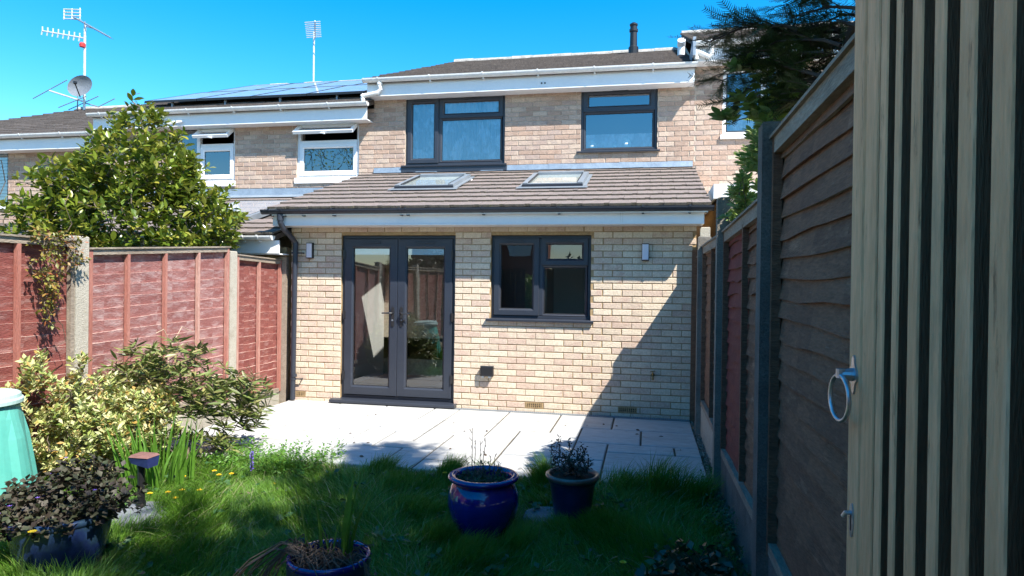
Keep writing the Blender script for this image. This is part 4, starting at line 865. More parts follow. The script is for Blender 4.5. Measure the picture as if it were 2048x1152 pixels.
# ------------------------------------------------------------------ aerials
def rod(b, p, q, r=0.008, n=6): b.tube([p, q], r, n)
t = thing('tv_aerial', 'comb-shaped television aerial on a thin pole behind the solar panels', 'aerial', (-7.96, 14.9, 6.2))
b = MB(); rod(b, (-7.96,14.95,6.1), (-7.96,14.95,7.55), 0.022, 10); b.build('mast', M['mast'], t)
b = MB(); rod(b, (-7.96,15.0,7.40), (-7.46,14.05,7.42), 0.014, 6); b.build('boom', M['mast'], t)
for i in range(9):
    b = MB(); yy = 14.95-i*0.11; xx = -7.96+0.48*(i/9); rod(b, (xx-0.19,yy,7.41), (xx+0.19,yy,7.41), 0.010, 6); b.build('element', M['mast'], t)
t = thing('aerial_mast', 'tall pale mast carrying two long television aerials and a satellite dish', 'aerial mast', (-14.1, 14.6, 5.9))
ox, oy = -14.1, 14.6
b = MB(); rod(b, (ox,oy,5.7), (ox,oy,7.95), 0.030, 10); b.build('mast', M['mast'], t)
b = MB(); b.lathe((ox-0.02, oy-0.05, 7.36), [(0.001,0.0),(0.07,0.02),(0.075,0.09),(0.05,0.13),(0.001,0.13)], 10); b.build('amplifier', M['redcap'], t)
# upper yagi: from reflector (upper left) down to the right and nearer
pa, pb = Vector((ox-0.25, oy+0.1, 8.12)), Vector((ox+1.05, oy-1.0, 7.32))
pa = Vector((ox-0.35, oy, 8.18)); pb = Vector((ox+0.95, oy-0.2, 7.50))
b = MB(); rod(b, pa, pb, 0.014); rod(b, (ox-0.02,oy,7.92), (ox+0.0,oy,8.05), 0.014); rod(b, (ox,oy,7.93), (ox+0.22,oy,7.86), 0.012); b.build('boom', M['dish'], t)
b = MB()
for i in range(26):
    p = pa.lerp(pb, (i+2)/28); d = 0.05; rod(b, p+Vector((-0.02,-0.1,0.02)), p+Vector((0.02,0.1,-0.02)), 0.005, 4)
    rod(b, p+Vector((0,0,-0.035)), p+Vector((0,0,0.035)), 0.005, 4)
b.build('elements', M['dish'], t, kind='stuff')
b = MB()
for zz in (-0.12,-0.04,0.04,0.12): rod(b, pa+Vector((-0.30,0,zz+0.1)), pa+Vector((0.22,0,zz+0.05)), 0.016, 4)
for xx in (-0.28,-0.04,0.2): rod(b, pa+Vector((xx,0,-0.05)), pa+Vector((xx,0,0.22)), 0.014, 4)
b.build('reflector', M['mast'], t)
pc, pd = Vector((ox,oy,7.62)), Vector((ox-1.08,oy-0.2,7.80))
b = MB(); rod(b, pc, pd, 0.018); b.build('boom', M['mast'], t)
for i in range(8):
    p = pc.lerp(pd, 0.12+i*0.125); b = MB(); b.tube([p+Vector((-0.03,0,-0.10)), p+Vector((0.0,0,0)), p+Vector((0.0,0,0.11))], 0.016, 5); b.build('element', M['mast'], t)
b = MB(); c0 = Vector((ox+0.12, oy-0.25, 6.33)); nrm = Vector((0.22,-0.93,-0.10)).normalized(); ux = nrm.cross(Vector((0,0,1))).normalized(); uz = ux.cross(nrm)
prof = [(0.0,0.05),(0.12,0.04),(0.22,0.012),(0.30,-0.025)]; n = 28; i0 = 0
for (r, h) in prof:
    for q in range(n): tt = 2*math.pi*q/n; b.v.append(tuple(c0 - nrm*h + ux*r*math.cos(tt) + (uz*0.86+ux*0.25*-1)*r*math.sin(tt)))
for j in range(3):
    for q in range(n): a = j*n+q; e = j*n+(q+1) % n; b.f.append((a, e, e+n, a+n)); b.mi.append(0)
b.build('dish', M['dish'], t, smooth=True)
b = MB(); rod(b, c0+Vector((0,0,-0.28)), c0+nrm*0.35+Vector((0.1,0,-0.02)), 0.014); b.lathe(tuple(c0+nrm*0.35+Vector((0.1,0,-0.03))), [(0.02,0),(0.045,0.02),(0.045,0.07),(0.001,0.08)], 8); rod(b, c0+Vector((0,0.1,-0.02)), Vector((ox,oy,6.3)), 0.02); b.build('feed_arm', M['black'], t)
b = MB()
rod(b, (ox-0.05,oy,6.02), (ox-0.95,oy-0.1,6.30), 0.020); b.build('lower_boom', M['mast'], t)
b = MB(); rod(b, (ox-1.45,oy-0.1,6.12), (ox-0.42,oy-0.1,6.55), 0.012); rod(b, (ox-0.47,oy,5.82), (ox+0.42,oy,6.13), 0.012); rod(b, (ox-0.47,oy-0.3,5.80), (ox+0.35,oy-0.3,6.05), 0.012); rod(b, (ox,oy,5.98), (ox+0.42,oy,5.86), 0.014); rod(b, (ox+0.42,oy,5.86), (ox+0.90,oy,6.05), 0.012); rod(b, (ox-0.2,oy,5.8), (ox-0.2,oy,6.35), 0.014)
b.build('folded_dipole', M['dish'], t)

# ------------------------------------------------------------------ fences
def fence_board(mb, x_in, y0, y1, z, h, proud_top, seed, side, zt0=0.0, zt1=0.0, thick=0.014):
    """one wavy lap board along Y. x_in: face line; side: +1 when the garden lies towards +X"""
    rs = random.Random(seed); n = 9; top, bot = [], []
    k_ = 1.0 if proud_top else 1.4; pr_ = 0.020 if proud_top else 0.032; a, ph = rs.uniform(0.002, 0.007)*k_, rs.uniform(0, 6); a2 = rs.uniform(0.0, 0.004)*k_
    for i in range(n+1):
        f = i/n; y = y0+(y1-y0)*f; dz = zt0+(zt1-zt0)*f
        wv = a*math.sin(ph+f*7)+a2*math.sin(ph*2+f*17); wx = 0.004*math.sin(ph*3+f*9)
        if proud_top:
            top.append((x_in+side*(0.020+wx), y, z+h+wv+dz)); bot.append((x_in+side*0.002, y, z-0.03+dz))
        else:
            top.append((x_in+side*0.002, y, z+h+0.075+dz)); bot.append((x_in+side*(pr_+wx), y, z+wv+dz))
    for i in range(n):
        t0, t1, b0, b1 = top[i], top[i+1], bot[i], bot[i+1]; s = -side*thick
        mb.cur = 0; mb.quad(b0, b1, t1, t0)
        mb.cur = 1; mb.quad(t0, t1, (t1[0]+s, t1[1], t1[2]), (t0[0]+s, t0[1], t0[2])); mb.cur = 0 if proud_top else 1
        mb.quad(b0, (b0[0]+s, b0[1], b0[2]), (b1[0]+s, b1[1], b1[2]), b1)
        mb.cur = 0; mb.quad((b0[0]+s,b0[1],b0[2]), (t0[0]+s,t0[1],t0[2]), (t1[0]+s,t1[1],t1[2]), (b1[0]+s,b1[1],b1[2]))
def post(x0, x1, y0, y1, z0, z1, name, m, parent, label=None):
    b = MB(); e = 0.008
    b.hexa([(x0,y0,z0),(x1,y0,z0),(x1,y1,z0),(x0,y1,z0),(x0,y0,z1-e),(x1,y0,z1-e),(x1,y1,z1-e),(x0,y1,z1-e)])
    b.hexa([(x0,y0,z1-e),(x1,y0,z1-e),(x1,y1,z1-e),(x0,y1,z1-e),(x0+e,y0+e,z1),(x1-e,y0+e,z1),(x1-e,y1-e,z1),(x0+e,y1-e,z1)])
    return b.build(name, m, parent, label=label)
seed = [100]
def panel(fence, x, side, y0, y1, z0, zA, zB, battens, boards, board_m, batten_m, edge_m, cap_m, proud_top, gap=0.004, bay_mats=None, bay_split=None):
    """x: board face line; frame and battens stand in front of it on the garden side"""
    b = MB(); s = side; fx0, fx1 = sorted((x+s*0.004, x+s*0.040)); dz = lambda y: (zB-zA)*(y-y0)/(y1-y0)
    # cap rail following the top
    cx0, cx1 = sorted((x-s*0.035, x+s*0.055))
    def slope_box(xa, xb, ya, yb, za, zb): b.hexa([(xa,ya,za+dz(ya)),(xb,ya,za+dz(ya)),(xb,yb,za+dz(yb)),(xa,yb,za+dz(yb)),(xa,ya,zb+dz(ya)),(xb,ya,zb+dz(ya)),(xb,yb,zb+dz(yb)),(xa,yb,zb+dz(yb))])
    slope_box(cx0, cx1, y0-0.01, y1+0.01, zA-0.014, zA)
    p = b.build('fence_panel', cap_m, fence)
    b = MB(); slope_box(fx0, fx1, y0+0.03, y1-0.03, zA-(0.062 if s > 0 else 0.085), zA-0.015); b.build('rail', cap_m, p)
    b = MB(); slope_box(fx0, fx1, y0+0.03, y1-0.03, z0, z0+0.05); b.build('rail', cap_m, p)
    for (ya, yb) in ((y0, y0+0.035), (y1-0.035, y1)):
        b = MB(); b.hexa([(fx0-0.002,ya,z0-0.01),(fx1+0.002,ya,z0-0.01),(fx1+0.002,yb,z0-0.01),(fx0-0.002,yb,z0-0.01),(fx0-0.002,ya,zA-0.016+dz(ya)),(fx1+0.002,ya,zA-0.016+dz(ya)),(fx1+0.002,yb,zA-0.016+dz(yb)),(fx0-0.002,yb,zA-0.016+dz(yb))]); b.build('edge_batten', M['brown_wood'] if s < 0 else (M['batten_red'] if y0 > 4.7 else M['grey_wood']), p)
    for yb in battens:
        b = MB(); h0 = z0+0.05; h1 = zA-0.063+dz(yb); b.hexa([(fx0,yb-0.015,h0),(fx1-0.0,yb-0.015,h0),(fx1,yb+0.015,h0),(fx0,yb+0.015,h0),(fx0,yb-0.015,h1),(fx1,yb-0.015,h1),(fx1,yb+0.015,h1),(fx0,yb+0.015,h1)]); b.build('batten', batten_m, p)
    n = boards; H = (zA-0.03-z0)/n
    bays = [(y0, y1, board_m)] if not bay_split else [(y0, bay_split, bay_mats[0]), (bay_split, y1, bay_mats[1])]
    for i in range(n):
        for (ya, yb, bm) in bays:
            b = MB(); seed[0] += 1; rs = random.Random(seed[0]); t_ = rs.uniform(-0.010, 0.010)
            fence_board(b, x-s*0.022, ya, yb, z0+i*H, H, proud_top, seed[0], s, dz(ya)*(i+0.5)/n+t_*0.5, dz(yb)*(i+0.5)/n-t_*0.5)
            b.build('board', [bm, edge_m if proud_top or rs.random() > 0.3 else M['grey_wood']], p)
    return p
# left fence, sunlit, red stain
LX = -4.62
fl = thing('fence', 'red stained lap-board fence with concrete posts along the sunny side', 'fence', (LX, 4, 0))
panel(fl, LX, 1, -1.0, 0.80, 0.25, 1.83, 1.83, [-0.5, 0.3], 15, M['red_wood'], M['batten_red'], M['worn_edge'], M['grey_wood'], True)
panel(fl, LX, 1, 0.92, 2.72, 0.25, 1.83, 1.83, [1.5, 2.1], 15, M['red_wood'], M['batten_red'], M['worn_edge'], M['grey_wood'], True)
panel(fl, LX, 1, 2.84, 4.66, 0.22, 1.83, 1.835, [3.42, 4.17], 15, M['red_wood'], M['batten_red'], M['worn_edge'], M['grey_wood'], True)
panel(fl, LX, 1, 4.81, 6.73, 0.15, 1.775, 1.895, [5.25, 5.73, 6.22], 16, M['red_faded'], M['batten_red'], M['worn_edge'], M['grey_wood'], True)
panel(fl, LX, 1, 6.88, 7.83, 0.12, 1.815, 1.79, [7.34], 18, M['red_wood'], M['batten_red'], M['worn_edge'], M['grey_wood'], True)
for (ya, yb, zt) in ((0.80, 0.92, 1.87), (2.72, 2.84, 1.87), (4.67, 4.80, 1.865), (6.74, 6.87, 1.845)):
    post(LX-0.05, LX+0.045, ya, yb, -0.15, zt, 'concrete_post', M['concrete'], fl)
for (ya, yb) in ((-1.0,0.8),(0.92,2.72),(2.84,4.66),(4.81,6.73),(6.88,7.83)):
    b = MB(); b.box(LX-0.03, LX+0.02, ya, yb, -0.12, 0.14); b.build('gravel_board', M['concrete'], fl)
post(LX-0.02, LX+0.10, 7.835, 7.90, -0.1, 1.83, 'timber_post', M['grey_wood'], fl)
# right fence, in shade, brown
RX = 0.60
frr = thing('fence', 'tall brown lap-board fence with dark concrete posts on the shaded side', 'fence', (RX, 4, 0))
BW = M['brown_wood']
panel(frr, RX, -1, 1.37, 3.26, 0.30, 2.215, 2.215, [1.75], 21, BW, M['brown_wood'], M['brown_wood'], M['grey_wood'], False)
panel(frr, RX, -1, 3.39, 5.23, 0.30, 1.975, 1.935, [4.22], 18, BW, M['brown_wood'], M['brown_wood'], M['grey_wood'], False, bay_mats=(BW, M['red_dark']), bay_split=4.22)
panel(frr, RX, -1, 5.345, 7.135, 0.30, 1.935, 1.935, [6.20], 18, BW, M['brown_wood'], M['brown_wood'], M['grey_wood'], False)
panel(frr, RX, -1, 7.245, 7.84, 0.30, 1.86, 1.85, [], 17, BW, M['brown_wood'], M['brown_wood'], M['grey_wood'], False)
panel(frr, RX, -1, -0.60, 1.24, 0.30, 2.215, 2.215, [0.3], 14, BW, M['brown_wood'], M['brown_wood'], M['grey_wood'], False)
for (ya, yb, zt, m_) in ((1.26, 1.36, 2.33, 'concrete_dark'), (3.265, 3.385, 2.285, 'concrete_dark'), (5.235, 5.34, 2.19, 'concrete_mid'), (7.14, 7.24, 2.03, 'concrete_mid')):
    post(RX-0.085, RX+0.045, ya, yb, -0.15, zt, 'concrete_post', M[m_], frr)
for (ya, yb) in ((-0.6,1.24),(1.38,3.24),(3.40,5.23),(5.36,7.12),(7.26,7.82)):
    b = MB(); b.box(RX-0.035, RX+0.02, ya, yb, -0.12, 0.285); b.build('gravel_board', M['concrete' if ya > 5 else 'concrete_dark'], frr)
post(0.575, 0.68, 7.66, 7.76, -0.1, 2.17, 'concrete_post', M['concrete'], frr)
post(0.50, 0.56, W-0.055, W-0.012, -0.05, 1.93, 'timber_post', M['brown_wood'], frr)
# neighbour's slotted posts behind, catching the sun
nf_ = thing('fence', 'pale sunlit concrete fence posts standing behind the shaded fence near the house', 'fence', (0.8, 6.6, 0.3))
for (x, y, z) in ((0.72, 5.62, 2.19), (0.80, 6.25, 2.24)): post(x, x+0.10, y, y+0.10, 0, z, 'concrete_post', M['concrete'], nf_)
# back fence behind the photographer, and the garden-side wall of the gateway
fb = thing('fence', 'plain vertical board fence at the garden end beside the open gate', 'fence', (-2.7, 0.1, 0))
x = -4.55
while x < -0.86:
    if -2.93 < x < -2.72: x += 0.122; continue
    b = MB(); b.box(x, x+0.115, -0.02, 0.0, 0.05, 1.9); b.build('board', M['brown_wood'], fb); x += 0.122
for zz in (0.35, 1.55): b = MB(); b.box(-2.70, -0.86, -0.10, -0.021, zz, zz+0.08); b.build('rail', M['brown_wood'], fb)
post(-0.86, -0.76, -0.09, 0.01, -0.1, 2.0, 'gate_post', M['brown_wood'], fb)

# ------------------------------------------------------------------ open gate
GX = 0.450
gt = thing('garden_gate', 'open gate of pale upright timber battens with ring latch, standing close by', 'gate', (GX, 0.35, 0.08))
def gbox(name, x0, x1, y0, y1, z0, z1, m_=None, bev=0.003):
    b = MB(); e = bev
    b.v = [(x0+e,y0,z0),(x0,y0+e,z0),(x0,y1-e,z0),(x0+e,y1,z0),(x1,y1,z0),(x1,y0,z0)] + [(x0+e,y0,z1),(x0,y0+e,z1),(x0,y1-e,z1),(x0+e,y1,z1),(x1,y1,z1),(x1,y0,z1)]
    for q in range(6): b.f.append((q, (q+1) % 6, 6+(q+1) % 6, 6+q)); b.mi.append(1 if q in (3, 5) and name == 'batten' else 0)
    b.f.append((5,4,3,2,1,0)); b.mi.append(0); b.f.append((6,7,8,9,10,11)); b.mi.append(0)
    return b.build(name, [m_ or M['gate_wood'], M['gate_shade']], gt)
gbox('stile', GX, GX+0.070, 1.548, 1.632, 0.10, 2.20, bev=0.006)
gbox('edge_board', GX+0.002, GX+0.030, 1.470, 1.546, 0.10, 2.20)
by = 1.451
ys = [(1.430,1.404),(1.371,1.346),(1.292,1.246),(1.198,1.157),(1.108,1.054),(1.009,0.952),(0.912,0.86),(0.815,0.765),(0.72,0.67),(0.62,0.57),(0.52,0.47)]
ys = [(1.452,1.414),(1.371,1.340),(1.292,1.246),(1.198,1.157),(1.108,1.056),(1.009,0.955),(0.912,0.86),(0.815,0.765),(0.72,0.67),(0.62,0.57),(0.52,0.47)]
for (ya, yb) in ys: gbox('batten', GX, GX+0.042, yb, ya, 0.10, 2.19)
for (ya, yb) in ys[:-1]:
    pass
gbox('backing', GX+0.046, GX+0.062, 0.42, 1.466, 0.10, 2.19, M['gate_shade'])  # coloured dark as the shade seen in the gaps
gbox('gate_rail', GX+0.064, GX+0.10, 0.42, 1.545, 0.35, 0.45); gbox('gate_rail', GX+0.064, GX+0.10, 0.42, 1.545, 1.85, 1.95)
gbox('capping', GX-0.018, GX+0.11, 0.42, 1.66, 2.203, 2.238)
# ring latch
yl, zl = 1.588, 1.33
rg = MB(); n = 40
o = rg
pts = []
for q in range(20):
    t_ = 2*math.pi*q/20; r = 0.026*(1+0.22*math.cos(4*t_)); pts.append((yl+r*0.85*math.sin(t_), zl+r*1.35*math.cos(t_)))
i0 = len(rg.v); rg.v += [(GX, a, c) for a, c in pts] + [(GX-0.004, a, c) for a, c in pts]
for q in range(20): rg.f.append((q, (q+1) % 20, 20+(q+1) % 20, 20+q)); rg.mi.append(0)
rg.f.append(tuple(range(20, 40))); rg.mi.append(0)
rg.tube([(GX-0.003,yl,zl),(GX-0.018,yl,zl),(GX-0.030,yl,zl)], [0.015,0.012,0.010], 12); rg.tube([(GX-0.028,yl,zl-0.008),(GX-0.028,yl,zl+0.012)], 0.010, 10)
lat = rg.build('latch_plate', M['galv'], gt)
b = MB(); rr_ = 0.050; cz = zl-rr_-0.002; xr = GX-0.030
b.tube([(xr-0.006*math.sin(2*math.pi*q/36), yl+rr_*math.sin(2*math.pi*q/36), cz+rr_*math.cos(2*math.pi*q/36)) for q in range(37)], 0.0048, 10, cap=False); b.build('ring_handle', M['galv'], lat, smooth=True)
yk, zk = 1.588, 1.01
b = MB(); pts = [(yk+0.013*math.sin(2*math.pi*q/20), zk+0.037*math.cos(2*math.pi*q/20)) for q in range(20)]
b.v += [(GX, a, c) for a, c in pts] + [(GX-0.003, a, c) for a, c in pts]
for q in range(20): b.f.append((q, (q+1) % 20, 20+(q+1) % 20, 20+q)); b.mi.append(0)
b.f.append(tuple(range(20, 40))); b.mi.append(0); lk = b.build('lock_plate', M['galv'], gt)
b = MB(); b.box(GX-0.0038, GX-0.0031, yk-0.004, yk+0.004, zk-0.022, zk+0.012); b.build('key_slot', M['black'], lk)
b = MB(); b.tube([(GX-0.002,yk,zk+0.016),(GX-0.014,yk,zk+0.016),(GX-0.018,yk+0.004,zk+0.006)], 0.005, 8); b.build('latch_pin', M['galv'], lk)
post(GX-0.02, GX+0.09, 0.29, 0.395, -0.1, 2.25, 'gate_post', M['gate_wood'], gt)
#==PLANTS==
# ------------------------------------------------------------------ grass
def blades(name, n, region, hmin, hmax, wid, material, dens=None, bend=0.6, zf=lawn_z, seed=1):
    rg = np.random.default_rng(seed); P = []
    while len(P) < n:
        x = rg.uniform(region[0], region[1], n); y = rg.uniform(region[2], region[3], n)
        if dens is not None:
            k = rg.uniform(0, 1, n) < dens(x, y); x, y = x[k], y[k]
        P += list(zip(x, y))
    P = np.array(P[:n]); z = np.array([zf(a, b) for a, b in P]) - 0.005
    clump = 0.5+0.5*np.sin(P[:,0]*6.1+np.sin(P[:,1]*4.3)*2)*np.cos(P[:,1]*5.2+1.3*np.sin(P[:,0]*3.1))
    big = 0.5+0.5*np.sin(P[:,0]*2.3+1.7)*np.sin(P[:,1]*2.9+P[:,0])
    edge = np.clip((P[:,1]-4.75)/0.4, 0, 1)*0.5*(0.5+0.5*np.sin(P[:,0]*9+np.sin(P[:,0]*23)))
    h = (hmin+(hmax-hmin)*(0.45*clump+0.35*big)*rg.uniform(0.3, 1.2, n)+hmin*rg.uniform(0,.6,n))*(1+edge)
    az = rg.uniform(0, 2*np.pi, n)*0.55 + 2.5*np.sin(P[:,0]*3.3+P[:,1]*2.1); b = h*bend*rg.uniform(0.15, 1.1, n)
    dx, dy = np.cos(az), np.sin(az); w = wid*rg.uniform(0.6, 1.4, n); wa = rg.uniform(0, 2*np.pi, n); sx, sy = np.cos(wa)*w, np.sin(wa)*w
    def pt(f, s_):
        ww = (1-f)**0.6*0.5*s_
        return np.stack([P[:,0]+dx*b*f*f+sx*ww, P[:,1]+dy*b*f*f+sy*ww, z+h*(f-0.22*f*f*bend)], 1)
    V = np.stack([pt(0,-1),pt(0,1),pt(.4,1),pt(.4,-1),pt(.75,1),pt(.75,-1),pt(1,0)], 1).reshape(-1,3)
    tf = [(0,1,2,3),(3,2,4,5),(5,4,6)]; flat = np.array([0,1,2,3,3,2,4,5,5,4,6]); lens = np.array([4,4,3])
    L = (flat[None]+(np.arange(n)*7)[:,None]).ravel(); LT = np.tile(lens, n); LS = np.concatenate([[0], np.cumsum(LT)[:-1]])
    me = bpy.data.meshes.new(name); me.vertices.add(len(V)); me.vertices.foreach_set('co', V.astype(np.float32).ravel())
    me.loops.add(len(L)); me.loops.foreach_set('vertex_index', L.astype(np.int32)); me.polygons.add(len(LT))
    me.polygons.foreach_set('loop_start', LS.astype(np.int32)); me.polygons.foreach_set('loop_total', LT.astype(np.int32))
    me.materials.append(material); me.update(calc_edges=True); return me
def dgrass(x, y):
    d = np.clip(2.6/np.maximum(y, 1.0)**0.7, 0.3, 1.0)
    d = np.where((x < -3.55) & (y > 3.3), d*0.35, d)          # planting bed
    d = np.where(((x+0.62)**2+(y-4.45)**2 < 0.035), 0.05, d)   # round the stepping stone
    return d
tag(link('grass', blades('grass', 100000, (-4.5, 0.50, 1.9, 5.20), 0.06, 0.19, 0.0050, M['grass'], dgrass, 0.95)), 'long unmown green grass with tufts by the patio edge', 'grass', kind='stuff')
# taller tufts at the patio edge
def tuft(n, cx, cy, r, h, seed):
    rg = np.random.default_rng(seed)
    return blades('tuft', n, (cx-r, cx+r, cy-r, cy+r), h*0.6, h*1.5, 0.005, M['grass'], lambda x, y: ((x-cx)**2+(y-cy)**2 < r*r)*1.0, 0.7, seed=seed)
TUFTS = [(-1.52,5.12,0.10,0.17),(-2.9,5.0,0.16,0.16),(-2.55,4.35,0.18,0.15),(-0.75,5.12,0.10,0.16),(-0.15,5.10,0.14,0.18),(0.12,5.05,0.14,0.19),(0.36,5.0,0.12,0.20),(-2.1,5.1,0.12,0.13),(-3.0,3.9,0.16,0.15),(-0.95,3.6,0.14,0.14),(-0.2,4.2,0.18,0.14),(-1.9,3.3,0.16,0.13),(-0.98,3.76,0.11,0.15),(-0.74,3.88,0.09,0.15),(-1.22,3.86,0.09,0.15),(-0.46,4.14,0.12,0.13),(-0.28,4.25,0.08,0.14),(-2.3,3.9,0.16,0.14),(-1.5,4.3,0.15,0.13),(-3.05,2.62,0.2,0.16),(0.1,4.0,0.18,0.13),(-1.8,4.75,0.14,0.14)]
ms = [tuft(620, cx, cy, r, h*1.15, 50+i) for i, (cx, cy, r, h) in enumerate(TUFTS)]
for i, me in enumerate(ms): tag(link('grass', me), 'upright tufts of longer grass growing out of the lawn', 'grass', group='longer grass tufts', kind='stuff')
# bottom-left sunny long grass close to the camera
tag(link('grass', blades('grass', 9000, (-3.9, -2.0, 2.2, 2.85), 0.12, 0.30, 0.0075, M['grass'], None, 0.9, seed=9)), 'coarse long grass blades nearest the photographer by the dark pot', 'grass', kind='stuff')
# broad-leaved weeds in the lawn
def leaves_at(name, pts, dirs, l, w, material, small=True, lvar=0.3, seed=3):
    rg = np.random.default_rng(seed); n = len(pts); sc = rg.uniform(1-lvar, 1+lvar, n)
    F = frames_along(np.asarray(dirs, float), rg.uniform(-0.9, 0.9, n))*sc[:,None,None]
    tv, tf = leaf_t(l, w, small); return scatter_mesh(name, tv, tf, F, pts, material)
rg = np.random.default_rng(5); P, D = [], []
for k in range(230):
    cx, cy = rg.uniform(-3.6, 0.45), rg.uniform(2.4, 5.15)
    if rg.uniform() > 0.4+0.6*abs(math.sin(cx*2.1)*math.cos(cy*1.9)): continue
    for q in range(rg.integers(4, 10)):
        a = rg.uniform(0, 6.28); P.append((cx+rg.uniform(-.05,.05), cy+rg.uniform(-.05,.05), lawn_z(cx, cy)+rg.uniform(0.03,.09))); D.append((math.cos(a), math.sin(a), rg.uniform(0.0, 0.5)))
tag(link('weeds', leaves_at('weeds', np.array(P), np.array(D), 0.055, 0.034, M['weed'])), 'low broad-leaved weeds among the lawn grass', 'weeds', kind='stuff')
P, D = [], []
for k in range(340):      # weeds and seedlings at the patio edge on the left
    cx, cy = rg.uniform(-3.6, -2.55), rg.uniform(4.75, 5.45)
    hh = rg.uniform(0.05, 0.20)
    for q in range(8):
        a = rg.uniform(0, 6.28); P.append((cx+rg.uniform(-.03,.03), cy+rg.uniform(-.03,.03), -0.03+hh*q/8)); D.append((math.cos(a), math.sin(a), 0.5))
tag(link('weeds', leaves_at('weeds', np.array(P), np.array(D), 0.035, 0.016, M['iris'], seed=8)), 'bright leafy weeds growing against the sunny corner of the patio', 'weeds', kind='stuff')

# ------------------------------------------------------------------ shrubs
def grow(mb, base, targets, r0, r1, seed=1, jit=0.05, joints=None):
    """stems from base to every target, each leaving the nearest earlier stem"""
    rs = random.Random(seed); nodes = [(Vector(base), r0)]
    for t in sorted(targets, key=lambda t: (Vector(t)-Vector(base)).length):
        t = Vector(t); bp = min(nodes, key=lambda n: (n[0]-t).length + 0.35*abs((n[0]-Vector(base)).length-(t-Vector(base)).length*0.4))
        p0, rr = bp; k = 5; pts = []; d = (t-p0).length
        for i in range(k+1):
            f = i/k; q = p0.lerp(t, f)+Vector((0,0,-0.10*d*math.sin(math.pi*f)))
            if 0 < i < k: q += Vector((rs.uniform(-1,1), rs.uniform(-1,1), rs.uniform(-1,1)))*jit*d
            pts.append(q)
        ra = max(min(rr*0.75, r0), r1); rad = [ra+(r1-ra)*i/k for i in range(k+1)]
        mb.tube(pts, rad, 5, cap=False)
        for i in range(1, k+1): nodes.append((pts[i], rad[i]))
    return nodes
def in_blobs(rg, blobs, n, shell=0.0):
    vol = np.array([b[3]*b[4]*b[5] for b in blobs]); vol = vol**0.8; vol /= vol.sum(); out = []
    for _ in range(n):
        b = blobs[rg.choice(len(blobs), p=vol)]; d = rg.normal(size=3); d /= np.linalg.norm(d)
        r = shell+(1-shell)*rg.uniform()**(1/2.2); out.append((b[0]+d[0]*b[3]*r, b[1]+d[1]*b[4]*r, b[2]+d[2]*b[5]*r))
    return np.array(out)

# camellia behind the left fence
rg = np.random.default_rng(21)
cam_blobs = [(-5.80,6.75,2.15,1.12,0.90,0.65),(-5.78,6.7,2.72,0.85,0.70,0.45),(-5.68,6.7,3.12,0.42,0.40,0.32),(-5.10,6.8,2.15,0.45,0.7,0.50),(-6.62,6.5,2.15,0.40,0.6,0.42),(-6.45,6.6,2.60,0.4,0.5,0.30),(-5.40,6.7,2.65,0.38,0.5,0.32),(-5.9,6.7,1.5,1.05,0.9,0.5)]
T = in_blobs(rg, cam_blobs, 1350, 0.45); T = T[(T[:,0] < -4.70) | (T[:,2] > 1.95)]; T = np.vstack([T, [(-5.70,6.55,3.52),(-5.80,6.6,3.42),(-5.56,6.6,3.44),(-5.95,6.5,3.32),(-6.95,6.3,2.62),(-6.95,6.3,2.35),(-6.9,6.2,2.05),(-4.72,6.9,2.55),(-4.68,6.9,2.15)]])
b = MB(); base = (-6.0, 6.8, -0.2)
b.tube([base, (-6.02,6.8,0.5), (-5.95,6.75,1.1)], [0.07,0.06,0.05], 8); cam_t = thing('camellia_bush', 'large glossy camellia with yellow-green leaves rising behind the red fence', 'bush', base)
b.build('trunk', M['bark'], cam_t)
b = MB(); grow(b, (-5.95,6.75,1.05), [tuple(t) for t in T[::2]], 0.045, 0.006, 4); b.build('branches', M['bark'], cam_t, kind='stuff')
ctr = np.array([-6.0, 6.8, 1.9]); P, D = [], []
for t in T:
    out = t-ctr; out /= np.linalg.norm(out)+1e-6
    n_ = rg.integers(8, 15); tw = out*0.8+np.array([0,0,0.5])+rg.normal(size=3)*0.35; tw /= np.linalg.norm(tw)
    for q in range(n_):
        f = q/n_; p = t+tw*(0.17*f-0.09); a = q*2.4+rg.uniform(-.3,.3); u_ = np.cross(tw, [0.3,0.2,1]); u_ /= np.linalg.norm(u_); v_ = np.cross(tw, u_)
        d = tw*(0.25+0.7*f)+(u_*math.cos(a)+v_*math.sin(a))*0.9+np.array([0.10,-0.10,0.0]); P.append(p+rg.normal(size=3)*0.008); D.append(d)
P, D = np.array(P), np.array(D); D /= np.linalg.norm(D, axis=1, keepdims=True)
dist = np.linalg.norm(P-np.array([-1.5,0,3.0]), axis=1); order = np.argsort(dist+rg.uniform(0,0.5,len(P)))
FR = frames_along(D, rg.uniform(-0.7,0.7,len(P))); sc = rg.uniform(0.6, 1.3, len(P))
tvb, tfb = leaf_t(0.094, 0.050)
big, rest = order[:300], order[300:]
lm = []
for k in range(4):
    me = bpy.data.meshes.new('leaf'); me.from_pydata([(x*(1+0.1*k-0.15), y, z*(1+0.5*k)) for x, y, z in tvb], [], tfb); me.materials.append(M['camellia']); lm.append(me)
for i in big:
    o = link('leaf', lm[i % 4], cam_t); o.matrix_parent_inverse = Matrix.Translation(-Vector(base))
    mm_ = Matrix(FR[i].tolist()).to_4x4() @ Matrix.Scale(float(sc[i])*1.1, 4); mm_.translation = Vector(P[i]); o.matrix_basis = mm_
link('foliage', scatter_mesh('foliage', tvb, tfb, FR[rest]*sc[rest][:,None,None], P[rest], M['camellia']), cam_t, kind='stuff')

